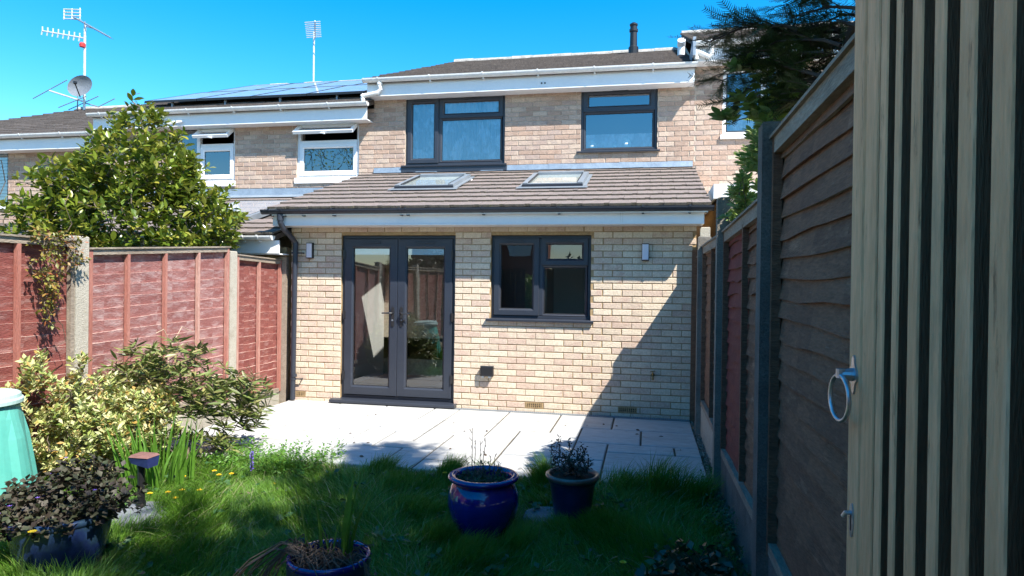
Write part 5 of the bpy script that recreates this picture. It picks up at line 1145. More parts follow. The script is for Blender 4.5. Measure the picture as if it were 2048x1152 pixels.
def leafy(name, label, cat, base, blobs, nt, nl, l, w, material, seed, shell=0.3, stem=None, small=True, whorl=False, up=0.5, r0=0.015, stemsub=2, droop=0.0, extra=None, tw_len=0.08, ground=0.0):
    rg = np.random.default_rng(seed); T = in_blobs(rg, blobs, nt, shell); T = T[T[:,2] > ground]
    if extra is not None: T = np.vstack([T, extra])
    t_ = thing(name, label, cat, base)
    if stem is not None:
        b = MB(); grow(b, base, [tuple(t) for t in T[::stemsub]], r0, 0.003, seed); b.build('stems', stem, t_, kind='stuff')
    c = np.array(base); P, D = [], []
    for t in T:
        out = t-c; out /= np.linalg.norm(out)+1e-6; tw = out*0.6+np.array([0,0,up])+rg.normal(size=3)*0.25; tw /= np.linalg.norm(tw)
        u_ = np.cross(tw, [0.31,0.2,1]); u_ /= np.linalg.norm(u_); v_ = np.cross(tw, u_); k = rg.integers(int(nl*0.7), int(nl*1.3)+1)
        for q in range(k):
            f = q/k; a = q*2.4+rg.uniform(-.4,.4)
            d = tw*((0.15+0.5*f) if whorl else (0.3+0.6*f))+(u_*math.cos(a)+v_*math.sin(a))*0.9+np.array([0,0,-droop*rg.uniform()])
            P.append(t+tw*(tw_len*(f-0.5)*(0.25 if whorl else 1))+rg.normal(size=3)*0.003); D.append(d)
    link('foliage', leaves_at('foliage', np.array(P), np.array(D), l, w, material, small, 0.3, seed), t_, kind='stuff'); return t_, T
# variegated euonymus by the bin
leafy('euonymus_bush', 'cream and green variegated euonymus mound between the bin and the iris', 'bush', (-4.25, 4.75, -0.08),
      [(-4.30,4.60,0.32,0.30,0.50,0.42),(-4.12,4.35,0.22,0.28,0.2,0.33),(-4.44,4.20,0.55,0.13,0.22,0.40),(-4.1,4.85,0.32,0.30,0.30,0.33),(-4.38,5.15,0.40,0.22,0.40,0.36),(-4.44,4.15,0.82,0.10,0.10,0.14),(-4.42,4.55,0.78,0.07,0.07,0.12)], 900, 13, 0.050, 0.027, M['euonymus'], 31, 0.55, M['bark'], r0=0.012, stemsub=6, tw_len=0.07)
# rhododendron with bare twisting stems
ex = [(-3.60,5.25,0.75),(-3.42,5.45,0.45),(-3.40,5.4,0.30),(-4.05,5.15,0.98),(-4.25,5.15,0.93),(-3.85,5.2,0.92),(-3.5,5.35,0.60),(-4.35,5.0,0.86),(-3.5,5.4,0.2),(-3.35,5.55,0.50),(-3.42,5.5,0.35),(-3.95,5.1,0.98)]
leafy('rhododendron_bush', 'open rhododendron with narrow leaves and bare twisting stems leaning over the patio', 'bush', (-3.80, 4.95, -0.08),
      [(-4.30,5.02,0.74,0.22,0.30,0.22),(-3.98,5.1,0.78,0.32,0.30,0.20),(-3.82,5.15,0.52,0.28,0.25,0.20),(-3.55,5.3,0.62,0.2,0.2,0.12),(-3.66,5.3,0.42,0.28,0.30,0.25),(-3.45,5.45,0.38,0.14,0.22,0.22),(-4.05,4.75,0.22,0.25,0.2,0.16),(-3.7,5.15,0.10,0.3,0.25,0.10)], 360, 8, 0.108, 0.023, M['rhodo'], 33, 0.25, M['bark'], small=False, whorl=True, r0=0.034, stemsub=1, droop=0.15, up=0.8, extra=np.array(ex))
# iris clump, every blade a part
def blade_mesh(h, w, bend, az, material, tw=0.0, n=7):
    b = MB(); pts = []
    for i in range(n+1):
        f = i/n; ww = w*(0.75+0.9*f*(1-f))*(1-f**3)+0.0004; cx, cy = math.cos(az)*bend*f*f, math.sin(az)*bend*f*f; z = h*(f-0.12*f*f*abs(bend)/max(h, .01)*2)
        pa = az+math.pi/2+tw; pts.append(((cx-math.cos(pa)*ww/2, cy-math.sin(pa)*ww/2, z), (cx+math.cos(az)*0.002, cy+math.sin(az)*0.002, z), (cx+math.cos(pa)*ww/2, cy+math.sin(pa)*ww/2, z)))
    for i in range(n):
        for k in (0, 1): b.quad(pts[i][k], pts[i][k+1], pts[i+1][k+1], pts[i+1][k])
    return b.mesh(material, name='leaf')
t = thing('iris_clump', 'clump of upright bright green iris leaves in front of the variegated bush', 'plant', (-3.62, 4.35, -0.08)); rg = np.random.default_rng(41)
for k in range(75):
    a, rr_ = rg.uniform(0, 6.28), rg.uniform(0, 1)**0.6; x, y = -3.60+0.27*rr_*math.cos(a), 4.42+0.22*rr_*math.sin(a)
    link('leaf', blade_mesh(rg.uniform(0.32, 0.60), rg.uniform(0.018, 0.028), rg.uniform(0.02, 0.16), a+rg.uniform(-.6,.6), M['iris'], rg.uniform(-1.5,1.5)), t, loc=(x, y, -0.08))
# climber over the left fence
t, T = leafy('climbing_plant', 'thin yellowish climber with reddish tips hanging over the red fence', 'plant', (-4.56, 4.35, 1.80),
      [(-4.50,4.38,1.82,0.08,0.28,0.08),(-4.50,4.35,1.55,0.07,0.17,0.25),(-4.49,4.35,1.28,0.05,0.10,0.18),(-4.50,4.62,1.72,0.04,0.10,0.10)], 130, 6, 0.040, 0.022, M['climber'], 43, 0.1, M['bark'], r0=0.006, stemsub=1, droop=0.5)
for (nm, pth) in (('tendril', [(-4.55,4.5,1.80),(-4.5,4.55,1.95),(-4.5,4.48,2.10),(-4.5,4.52,2.18)]), ('tendril', [(-4.55,3.85,1.80),(-4.5,3.9,2.0),(-4.52,4.0,2.2),(-4.5,3.95,2.35)]), ('tendril', [(-4.50,4.30,1.30),(-4.48,4.45,1.15),(-4.5,4.5,1.02),(-4.5,4.4,0.98)])):
    b = MB(); b.tube(pth, 0.003, 5); b.build(nm, M['deadleaf'], t)
# dead pale twig in front of the left fence
b = MB(); b.tube([(-4.45,5.55,0.5),(-4.42,5.6,0.9),(-4.42,5.5,1.05),(-4.42,5.4,1.02)], 0.004, 5); b.tube([(-4.42,5.6,0.88),(-4.42,5.75,1.06),(-4.42,5.9,1.0)], 0.003, 5)
tag(b.build('dry_stem', M['pale_wood']), 'pale bare stem arching in front of the red fence above the rhododendron', 'twig')

# compost bin
bx, by_ = -4.20, 3.50
t = thing('compost_bin', 'mint green fluted plastic compost bin with pale lid, at the edge of the view', 'compost bin', (bx, by_, -0.06)); n = 48
def fl_(q, z):
    k = (q % 6); return 1.0 + (0.075 if k in (1, 2, 3) else 0.0)*min(1, max(0, (0.70-z)/0.06))
b = MB(); b.lathe((bx,by_,-0.06), [(0.365,0.0),(0.355,0.03),(0.34,0.15),(0.312,0.35),(0.282,0.55),(0.262,0.68),(0.252,0.74),(0.25,0.78)], n, fl_); b.build('body', M['bin_green'], t)
b = MB(); b.lathe((bx,by_,-0.06), [(0.262,0.765),(0.272,0.770),(0.272,0.792),(0.266,0.800),(0.260,0.802),(0.256,0.825),(0.245,0.832),(0.15,0.838),(0.0,0.84)], n); b.build('lid', M['bin_lid'], t)
b = MB(); b.box(bx+0.18, bx+0.29, by_-0.36, by_-0.20, 0.0, 0.20)
# ------------------------------------------------------------------ pots
def pot(name, label, c, prof, material, rim=None, soil_z=0.0, soil_r=0.1, n=40):
    t = thing(name, label, 'plant pot', c)
    b = MB(); b.lathe(c, prof, n); b.build('body', material, t, smooth=True)
    if rim: b = MB(); b.lathe(c, rim[0], n); b.build('rim', rim[1], t, smooth=True)
    b = MB(); rs = random.Random(3); pr = [(soil_r*f, soil_z+0.015*(1-f)+rs.uniform(-.003,.003)) for f in (1, .8, .6, .4, .2, 0.0)]; b.lathe(c, pr, 24); b.build('soil', M['soil'], t)
    return t
ca = (-0.98, 4.06, 0.0)
pa_ = pot('garden_pot', 'round-bellied glossy cobalt blue pot with dry stems, at the patio edge', ca, [(0.12,-0.06),(0.15,-0.03),(0.198,0.06),(0.222,0.15),(0.220,0.215),(0.195,0.27),(0.180,0.285)], M['blue_glaze'],
          ([(0.180,0.283),(0.190,0.292),(0.208,0.297),(0.220,0.307),(0.222,0.319),(0.212,0.329),(0.192,0.331),(0.176,0.323),(0.168,0.305),(0.170,0.255)], M['blue_glaze']), 0.28, 0.172)
cb = (-0.46, 4.40, -0.045)
pb_ = pot('garden_pot', 'tapering dark navy pot with brown rim and wilted purple plant, beside the cobalt pot', cb, [(0.105,0),(0.112,0.02),(0.128,0.12),(0.143,0.22),(0.150,0.26),(0.152,0.265),(0.158,0.27),(0.165,0.295)], M['navy_glaze'],
          ([(0.160,0.285),(0.172,0.292),(0.178,0.305),(0.176,0.318),(0.166,0.325),(0.153,0.320),(0.147,0.300),(0.145,0.27)], M['rim_brown']), 0.295, 0.150)
cc = (-1.38, 2.78, -0.06)
pc_ = pot('garden_pot', 'dark blue pot of dead stalks and fresh sword leaves, nearest the photographer', cc, [(0.12,0),(0.15,0.04),(0.172,0.16),(0.180,0.28),(0.182,0.31),(0.180,0.345)], M['navy_glaze'],
          ([(0.180,0.33),(0.184,0.345),(0.180,0.357),(0.168,0.357),(0.162,0.345),(0.162,0.30)], M['blue_glaze']), 0.31, 0.165)
cd = (-3.07, 3.05, -0.06)
pd_ = pot('garden_pot', 'teal and blue glazed pot overflowing with dark purple leaves', cd, [(0.17,0),(0.19,0.03),(0.222,0.16),(0.242,0.26),(0.25,0.30)], M['teal_glaze'],
          ([(0.25,0.29),(0.262,0.305),(0.262,0.325),(0.245,0.330),(0.23,0.31),(0.23,0.27)], M['teal_glaze']), 0.28, 0.235)
# plants in the pots
rg = np.random.default_rng(55)
t = thing('potted_plant', 'dry upright stalks and creeping stems growing in the cobalt pot', 'plant', (ca[0], ca[1], 0.28))
b = MB()
for (dx, dy, h, l_) in ((-0.075,0.02,0.33,-0.01),(-0.062,0.0,0.26,0.01),(-0.03,0.03,0.25,0.0),(-0.012,0.0,0.28,0.02),(0.03,0.02,0.16,0.01),(0.055,0.0,0.18,0.02),(0.10,0.0,0.13,0.01),(-0.10,0.02,0.15,-0.02),(0.07,0.03,0.12,0.02)):
    x, y = ca[0]+dx, ca[1]+dy; pts = [(x+l_*f+rg.uniform(-.004,.004), y, 0.28+h*f) for f in np.linspace(0, 1, 8)]; b.tube(pts, [0.003-0.0017*i/7 for i in range(8)], 5)
    for f in (0.4, 0.6, 0.75, 0.9): b.tube([(x+l_*f, y, 0.28+h*f), (x+l_*f+rg.uniform(-.02,.02), y+rg.uniform(-.01,.01), 0.28+h*f+0.02)], 0.0016, 4)
b.build('stalks', M['deadleaf'], t, kind='stuff')
P, D = [], []
for k in range(420):
    a, r = rg.uniform(0, 6.28), 0.16*math.sqrt(rg.uniform()); P.append((ca[0]+r*math.cos(a), ca[1]+r*math.sin(a), 0.285+rg.uniform(0, .035)*(1.6-r*6))); D.append((rg.normal(), rg.normal(), abs(rg.normal())*0.5))
link('dry_litter', leaves_at('dry_litter', np.array(P), np.array(D), 0.05, 0.006, M['deadleaf']), t, kind='stuff')
P, D = [], []
for (cx, cy, k, h) in ((-0.10,0.03,50,0.03),(0.10,0.02,60,0.07),(-0.02,0.04,50,0.10),(0.0,-0.06,70,0.02),(-0.12,-0.03,60,0.02),(0.11,-0.06,60,0.03)):
    for q in range(k): P.append((ca[0]+cx+rg.normal()*0.022, ca[1]+cy+rg.normal()*0.022, 0.29+rg.uniform(0, h))); D.append((rg.normal(), rg.normal(), 0.5+abs(rg.normal())))
link('foliage', leaves_at('foliage', np.array(P), np.array(D), 0.026, 0.010, M['weed']), t, kind='stuff')
t, T = leafy('potted_plant', 'wilted dark purple-brown plant in the tapering navy pot', 'plant', (cb[0], cb[1], 0.25), [(cb[0]-0.05,cb[1],0.33,0.10,0.09,0.08),(cb[0]+0.04,cb[1],0.33,0.10,0.09,0.07),(cb[0]-0.11,cb[1],0.42,0.05,0.04,0.09),(cb[0]-0.03,cb[1],0.43,0.03,0.04,0.09),(cb[0]+0.06,cb[1],0.40,0.05,0.04,0.07)], 130, 7, 0.024, 0.012, M['darkleaf'], 57, 0.1, M['bark_dark'], r0=0.004, stemsub=1, droop=0.5, ground=0.24, tw_len=0.05)
t = thing('potted_plant', 'fresh green sword-shaped leaves over dead brown stalks in the nearest blue pot', 'plant', (cc[0], cc[1], 0.25))
for (dx, dy, h, w, bend, az, tw) in ((0.075,0.03,0.50,0.040,0.10,-0.2,0.3),(0.085,0.02,0.47,0.036,0.17,0.1,0.2),(0.06,0.03,0.40,0.034,0.05,1.0,1.0),(0.07,0.0,0.38,0.030,0.14,-0.5,0.5),(0.09,0.03,0.34,0.028,0.10,0.3,0.6),(0.05,0.02,0.30,0.028,0.03,2.5,1.2),(0.10,0.0,0.27,0.022,0.06,0.0,0.5),
                                      (-0.125,0.03,0.44,0.034,0.10,3.3,0.1),(-0.12,0.03,0.34,0.026,0.02,0.5,0.2),(-0.05,0.03,0.32,0.034,0.05,3.0,0.2),(-0.01,0.03,0.33,0.020,0.09,3.2,0.4),(0.0,0.0,0.19,0.024,0.05,3.1,0.3),(0.02,0.0,0.20,0.018,0.03,0.1,0.8)):
    link('leaf', blade_mesh(h, w, bend, az, M['iris'], tw), t, loc=(cc[0]+dx, cc[1]+dy, 0.26))
rg = np.random.default_rng(61); b = MB()
for k in range(120):
    a = rg.uniform(0, 6.28); r = 0.14*math.sqrt(rg.uniform()); x, y = cc[0]-0.03+r*math.cos(a), cc[1]+r*math.sin(a); d = rg.uniform(0, 6.28); l_ = rg.uniform(0.05, 0.16)
    b.tube([(x, y, 0.26+rg.uniform(0, .02)), (x+math.cos(d)*l_*.5, y+math.sin(d)*l_*.5, 0.30+rg.uniform(0, .04)), (x+math.cos(d)*l_, y+math.sin(d)*l_, 0.285)], 0.0028, 4)
for k in range(16):
    d = math.pi+rg.uniform(-.5, .5); l_ = rg.uniform(0.18, 0.40); x, y = cc[0]-0.08, cc[1]+rg.uniform(-.08, .04)
    b.tube([(x, y, 0.29), (x+math.cos(d)*l_*.4, y+math.sin(d)*l_*.3, 0.33), (x+math.cos(d)*l_*.8, y+math.sin(d)*l_*.5, 0.24), (x+math.cos(d)*l_, y+math.sin(d)*l_*.6, 0.16)], 0.0032, 4)
for k in range(5): b.tube([(cc[0]+0.12, cc[1]-0.05, 0.29), (cc[0]+0.19, cc[1]-0.06, 0.31), (cc[0]+0.22+0.02*k, cc[1]-0.08, 0.22-0.02*k)], 0.0022, 4)
b.build('dead_stalks', M['deadleaf'], t, kind='stuff')
t, T = leafy('potted_plant', 'sprawling dark purple leafy plant with tiny violet flowers in the teal pot', 'plant', (cd[0], cd[1], 0.22),
      [(cd[0],cd[1],0.33,0.30,0.24,0.11),(cd[0]-0.28,cd[1]+0.05,0.27,0.18,0.17,0.10),(cd[0]+0.28,cd[1]+0.05,0.34,0.17,0.15,0.11),(cd[0]-0.02,cd[1]-0.20,0.26,0.28,0.10,0.07),(cd[0]+0.05,cd[1]+0.12,0.44,0.20,0.12,0.07)], 420, 8, 0.036, 0.030, M['darkleaf'], 63, 0.2, M['bark_dark'], r0=0.005, stemsub=2, droop=0.4, ground=0.17, tw_len=0.07)
rg = np.random.default_rng(64)
for k in range(14):
    p = T[rg.integers(len(T))]; b = MB(); c_ = (p[0], p[1]-0.03, p[2]+rg.uniform(0.03, 0.08))
    for q in range(5): a = q*1.257; b.quad(c_, (c_[0]+0.008*math.cos(a-.4), c_[1]+0.008*math.sin(a-.4), c_[2]+.002), (c_[0]+0.012*math.cos(a), c_[1]+0.012*math.sin(a), c_[2]+.003), (c_[0]+0.008*math.cos(a+.4), c_[1]+0.008*math.sin(a+.4), c_[2]+.002))
    b.build('flower', M['purple'], t)
# low post with a cap in a round base (parasol foot)
ux_, uy = -3.20, 3.80
t = thing('parasol_base', 'round grey stone foot with a short black post and a blue-brown cap', 'parasol base', (ux_, uy, -0.05))
b = MB(); b.lathe((ux_,uy,-0.05), [(0.20,0),(0.205,0.03),(0.19,0.055),(0.14,0.075),(0.05,0.09),(0.03,0.09),(0.0,0.09)], 32); b.build('foot', M['stone_grey'], t, smooth=True)
b = MB(); b.tube([(ux_-.01,uy,0.03),(ux_-.01,uy,0.33)], 0.023, 14); b.tube([(ux_-.01,uy,0.04),(ux_-.01,uy,0.07)], 0.030, 14); b.tube([(ux_-.01,uy,0.29),(ux_-.01,uy,0.31)], 0.028, 14); b.build('post', M['black'], t)
b = MB(); b.hexa([(ux_-.05,uy-.045,0.325),(ux_+.075,uy-.045,0.300),(ux_+.075,uy+.045,0.300),(ux_-.05,uy+.045,0.325),(ux_-.06,uy-.055,0.365),(ux_+.08,uy-.055,0.365),(ux_+.08,uy+.055,0.365),(ux_-.06,uy+.055,0.365)]); b.build('cap', M['blue_plastic'], t)
b = MB(); b.hexa([(ux_-.062,uy-.057,0.366),(ux_+.082,uy-.057,0.366),(ux_+.082,uy+.057,0.366),(ux_-.062,uy+.057,0.366),(ux_-.05,uy-.045,0.380),(ux_+.07,uy-.045,0.380),(ux_+.07,uy+.045,0.380),(ux_-.05,uy+.045,0.380)]); b.build('cap_plate', M['brown_plastic'], t)
# stepping stone
b = MB(); b.lathe((-0.62,4.42,-0.06), [(0.17,0),(0.175,0.03),(0.165,0.045),(0.0,0.048)], 9); tag(b.build('stepping_stone', M['stone_grey']), 'half-buried grey paving piece in the grass beside the tapering navy pot', 'paving stone')
# dandelions
for (px, py) in ((-3.02,4.85),(-2.96,4.75),(-2.80,4.72),(-3.12,4.35),(-2.48,4.62),(-3.02,3.82),(-2.86,3.78),(-2.75,3.80),(-2.85,3.55),(-2.20,2.28),(-1.30,4.98),(-0.27,3.05),(-1.85,2.1),(-2.60,4.95)):
    pass
DAND = [((967,669),'behind the others where the lawn meets the bush'),]
import itertools
def ray_ground(px, py, z=0.06):
    d = (f0 + rr*((px-1024)/1340) - uu*((py-576)/1340)); t_ = (z-1.52)/d.z; return (d.x*t_, d.y*t_)
DL = [(429,937,'small dandelion farthest back beside the rhododendron stems'),(438,945,'small dandelion just below the farthest one'),(463,941,'dandelion right of the farthest pair'),(367,948,'dandelion in front of the rhododendron foot'),
      (548,958,'dandelion near the violet flower spike'),(300,978,'dandelion close to the black post'),(336,979,'dandelion just beyond the round stone foot'),(364,977,'largest dandelion right of the round stone foot'),(399,979,'dandelion at the end of the row beyond the stone foot'),
      (351,993,'half-open dandelion nearest the stone foot'),(212,1143,'dandelion at the very bottom beside the teal pot'),(890,940,'dandelion left of the cobalt pot by the patio edge'),(1246,1123,'single dandelion in the shaded lawn before the gate')]
for i, (px, py, lab) in enumerate(DL):
    h = 0.10; x, y = ray_ground(px, py, h-0.03); z0 = lawn_z(x, y)
    t = thing('dandelion', lab, 'flower', (x, y, z0), group='yellow dandelions in the lawn')
    b = MB(); b.tube([(x+0.01,y,z0),(x+0.004,y,z0+h*.5),(x,y,z0+h)], 0.0018, 5); b.build('stalk', M['stem'], t)
    b = MB(); rs = random.Random(i)
    for ring_, (r, hh, k) in enumerate(((0.020,0.0,14),(0.014,0.003,11),(0.008,0.005,8))):
        for q in range(k): a = 6.283*q/k+rs.uniform(-.1,.1); w = 0.25; b.quad((x,y,z0+h),(x+r*.8*math.cos(a-w),y+r*.8*math.sin(a-w),z0+h+hh+.003),(x+r*math.cos(a),y+r*math.sin(a),z0+h+hh+.004),(x+r*.8*math.cos(a+w),y+r*.8*math.sin(a+w),z0+h+hh+.003))
    b.build('flower_head', M['yellow'], t)
x, y = cd[0]+0.16, cd[1]-0.32; t = thing('dandelion', 'tall dandelion leaning before the teal pot', 'flower', (x, y, -0.06), group='yellow dandelions in the lawn')
b = MB(); b.tube([(x-0.08,y,-0.06),(x-0.05,y,0.2),(x,y,0.28)], 0.003, 6); b.build('stalk', M['stem'], t)
b = MB()
for q in range(16): a = 6.283*q/16; b.quad((x,y,0.28),(x+.018*math.cos(a-.2),y+.018*math.sin(a-.2),.285),(x+.022*math.cos(a),y+.022*math.sin(a),.286),(x+.018*math.cos(a+.2),y+.018*math.sin(a+.2),.285))
b.build('flower_head', M['yellow'], t)
# violet flower spike
x, y = ray_ground(503, 955, 0.0); t = thing('flower_spike', 'slender violet flower spike standing in the grass before the patio', 'flower', (x, y, -0.05)); b = MB(); b.tube([(x,y,-0.05),(x,y,0.19)], 0.003, 5); b.build('stalk', M['stem'], t)
rg = np.random.default_rng(71); P = []; D = []
for q in range(70): a = q*2.4; zz = 0.05+0.15*q/70; P.append((x, y, zz)); D.append((math.cos(a), math.sin(a), 0.2))
link('petals', leaves_at('petals', np.array(P), np.array(D), 0.017, 0.014, M['purple']), t, kind='stuff')
# dark leafy plant by the right fence, and weeds along its foot
leafy('nettle_plant', 'dark broad-leaved plant in the deep shade at the foot of the brown fence', 'plant', (0.22, 3.30, -0.06), [(0.20,3.28,0.08,0.24,0.26,0.13),(0.34,3.0,0.08,0.16,0.2,0.12),(0.25,3.65,0.03,0.2,0.2,0.08)], 170, 8, 0.060, 0.042, M['ivy'], 73, 0.3, M['bark_dark'], r0=0.006, stemsub=3, droop=0.5, ground=-0.03, tw_len=0.10)
leafy('weed_plant', 'thin weeds growing along the concrete foot of the brown fence', 'plant', (0.46, 4.5, -0.06), [(0.47,4.4,0.05,0.08,0.5,0.12),(0.50,5.4,0.02,0.05,0.7,0.07),(0.45,3.7,0.05,0.10,0.4,0.10)], 130, 7, 0.026, 0.014, M['weed'], 75, 0.1, None, ground=-0.04)
leafy('laurel_bush', 'light green pale-edged evergreen leaves spilling over the brown fence', 'bush', (1.15, 5.0, 0.2),
      [(0.72,4.75,2.22,0.14,0.40,0.34),(0.68,5.1,2.10,0.13,0.32,0.18),(0.80,4.4,2.50,0.16,0.35,0.28),(0.66,5.4,2.02,0.10,0.22,0.12)], 330, 11, 0.066, 0.027, M['laurel'], 77, 0.4, M['bark'], small=False, whorl=True, r0=0.02, stemsub=2, up=0.6)
ex2 = []
for (px, py, yy) in ((1472,138,3.7),(1490,130,3.7),(1508,140,3.7),(1525,135,3.75),(1540,150,3.7),(1520,165,3.75),(1582,135,3.8),(1600,125,3.8),(1480,195,3.8),(1495,205,3.8),(1515,215,3.8),(1535,225,3.8),(1550,235,3.75),(1565,225,3.8),(1440,232,3.9),(1452,238,3.9),(1462,240,3.9),(1545,255,3.7),(1530,245,3.7),(1575,210,3.8),(1590,222,3.8),(1640,108,3.9),(1560,205,3.8),(1548,180,3.8),(1510,228,3.8),(1525,238,3.8)):
    d = (f0 + rr*((px-1024)/1340) - uu*((py-576)/1340)); q = d*((yy-0.35)/d.y); ex2.append((q.x, q.y, q.z+1.52))
ex2 = np.array(ex2)
leafy('bay_branch_bush', 'pale green leaf rosettes poking out through the dark yew', 'bush', (1.05, 4.0, 1.6), [(0.85,3.85,2.45,0.16,0.15,0.14)], 14, 12, 0.078, 0.034, M['laurel'], 79, 0.2, M['bark'], small=False, whorl=True, r0=0.012, stemsub=1, up=0.7, extra=ex2)

# ------------------------------------------------------------------ yew
def yew_spray(l=0.13, n=12, nl=0.034):
    v, f = [], []
    def quad_(a, b_, c_, d_): i = len(v); v.extend([a, b_, c_, d_]); f.append((i, i+1, i+2, i+3))
    quad_((-0.0015,0,0),(0.0015,0,0),(0.001,l,0.0),(-0.001,l,0.0))
    rs = random.Random(2)
    for i in range(n):
        y = l*(i+0.6)/n; k = nl*(1-0.45*abs(i/n-0.4))
        for s_ in (-1, 1):
            dx, dy, dz = s_*k*0.85, k*0.55, rs.uniform(-0.2, 0.25)*k; w = 0.0026
            quad_((0,y-w,0),(0,y+w,0),(dx,y+dy+w*.4,dz),(dx,y+dy-w*.4,dz))
    return v, f
def yew_branch(mb, p0, p1, rg, P, D, dens=1.0, r=0.012):
    """a drooping limb with side twigs; sprays hang off every twig"""
    p0, p1 = Vector(p0), Vector(p1); L_ = (p1-p0).length; pts = [p0.lerp(p1, i/6)+Vector((0,0,0.10*L_*math.sin(math.pi*i/6)))+Vector(rg.normal(size=3)*0.012*L_) for i in range(7)]
    mb.tube(pts, [r*(1-0.8*i/6) for i in range(7)], 5, cap=False)
    n = int(L_*34*dens)
    for k in range(n):
        f = rg.uniform(0.15, 1.0); i = min(int(f*6), 5); q = pts[i].lerp(pts[i+1], f*6-i); ax = (pts[i+1]-pts[i]).normalized()
        side = ax.cross(Vector((0,0,1))).normalized()*rg.choice([-1, 1]); tl = rg.uniform(0.05, 0.20)*(1.15-f*0.5); d = (side*rg.uniform(0.5,1)+ax*rg.uniform(0.4,1.0)+Vector((0,0,rg.uniform(-0.45,0.25)))).normalized()
        e = q+d*tl; mb.tube([q, q.lerp(e, .5)+Vector((0,0,.01)), e], 0.0022, 3, cap=False)
        for s_ in range(3):
            u_ = s_/3; P.append(tuple(q.lerp(e, u_*0.9))); dd = d+Vector(rg.normal(size=3)*0.35)+side*0.2; D.append(tuple(dd))
rg = np.random.default_rng(83); yt = thing('yew_tree', 'dark green yew with drooping needle sprays over the brown fence', 'tree', (1.9, 1.7, 0))
b = MB(); b.tube([(1.9,1.7,-0.2),(1.88,1.75,1.0),(1.95,1.7,2.2),(1.9,1.6,3.6),(1.95,1.5,5.0)], [0.17,0.15,0.13,0.10,0.05], 10); b.build('trunk', M['bark'], yt)
b = MB(); P, D = [], []
def pix(px, py, yy): d = (f0 + rr*((px-1024)/1340) - uu*((py-576)/1340)); q = d*(yy/d.y); return (q.x, q.y, q.z+1.52)
for (px, py, yy, px0, py0, y0) in ((1412,88,3.5,1600,60,3.2),(1440,75,3.6,1620,80,3.2),(1455,150,3.5,1650,110,3.1),(1440,170,3.6,1640,150,3.1),(1470,200,3.6,1660,160,3.2),(1500,110,3.4,1680,90,3.0),(1520,225,3.6,1680,180,3.2),(1570,15,3.4,1720,-10,3.0),(1585,45,3.3,1720,20,3.0),(1600,85,3.4,1720,50,3.0),(1560,130,3.5,1720,100,3.1),
                               (1590,170,3.5,1720,140,3.1),(1600,215,3.5,1720,190,3.2),(1620,0,3.3,1740,-30,3.0),(1640,120,3.6,1740,90,3.1),(1470,120,3.8,1640,90,3.3),(1540,190,3.6,1700,150,3.2),(1570,215,3.4,1700,200,3.0),(1630,60,3.5,1740,40,3.1),(1500,150,3.7,1660,120,3.2),(1560,90,3.6,1700,70,3.2),(1650,200,3.4,1740,180,3.1),(1610,140,3.3,1730,110,3.0),(1530,60+30,3.6,1680,60,3.2)):
    yew_branch(b, pix(px0, py0, y0), pix(px, py, yy), rg, P, D, 1.0, 0.009)
b.tube([pix(1668,165,3.25), pix(1690,110,3.2), pix(1705,60,3.1), (1.5,2.6,3.1), (1.9,1.7,2.9)], [0.020,0.022,0.026,0.04,0.06], 7)
b.tube([pix(1668,165,3.25), pix(1666,240,3.3), pix(1660,330,3.3)], [0.020,0.018,0.018], 7)
b.tube([pix(1640,88,3.4), pix(1700,65,3.1)], 0.010, 5); b.tube([pix(1600,170,3.4), pix(1700,120,3.1)], 0.010, 5)
# the high crown beyond the top of the view, which shades the lawn
P2, D2 = [], []
def shades_wrong(x, y, z):
    X_, Y_ = x-0.625*z, y+0.5*z      # where its shadow lands
    lim = -2.1 if Y_ < 2.7 else (-3.75 if Y_ < 3.55 else (-3.35 if Y_ < 4.3 else -2.9))
    return X_ < lim or Y_ > (6.0 if -2.55 < X_ < -1.8 else 5.1)
def in_view(x, y, z, mg=1.04):
    v = Vector((x, y, z-1.52)); dz_ = v.dot(f0)
    return dz_ > 0.1 and abs(v.dot(rr))/dz_*1340 < 1024*mg and abs(v.dot(uu))/dz_*1340 < 576*mg and v.dot(rr)/dz_*1340 < 700
for k in range(125):
    d = rg.normal(size=3); d /= np.linalg.norm(d); c_ = np.array([1.5, 1.2, 4.3])+d*np.array([2.9, 2.6, 1.6])*rg.uniform(0.55, 1.0)
    zc_ = c_[2]
    if c_[1] > 2.7 and c_[2] < 3.5: continue
    if shades_wrong(*c_) or in_view(*c_): continue
    yew_branch(b, (1.9, 1.6, min(max(zc_-0.7, 2.4), 4.9)), tuple(c_), rg, P2, D2, 0.30, 0.02)
for (lx, ly, z) in ((-2.15,5.45,4.4),(-2.3,5.65,4.5),(-1.95,5.5,4.3),(-2.45,5.85,4.6),(-2.2,5.25,4.4),(-2.0,5.8,4.4),(-0.95,5.35,4.1),(-1.25,5.5,4.1)):
    yew_branch(b, (1.7, 1.7, z-0.5), (lx+0.625*z, ly-0.5*z, z), rg, P2, D2, 0.8, 0.02)
b.build('branches', M['bark_dark'], yt, kind='stuff')
tv, tf = yew_spray(); F = frames_along(np.array(D), rg.uniform(-.5,.5,len(D)))*rg.uniform(0.7,1.15,len(D))[:,None,None]
link('foliage', scatter_mesh('foliage', tv, tf, F, np.array(P), M['yew']), yt, kind='stuff')
tv, tf = yew_spray(0.20, 6, 0.055); tv = [(x, y, z) for x, y, z in tv]; tv2 = []
for i in range(0, len(tv), 4):
    q = [np.array(a) for a in tv[i:i+4]]; c_ = sum(q)/4; tv2 += [tuple(c_+(a-c_)*np.array([1.1, 3.2 if i else 1, 1])) for a in q]
kp = [i for i, p in enumerate(P2) if not in_view(*p) and not shades_wrong(*p)]; P3 = [P2[i] for i in kp]; D3 = [D2[i] for i in kp]
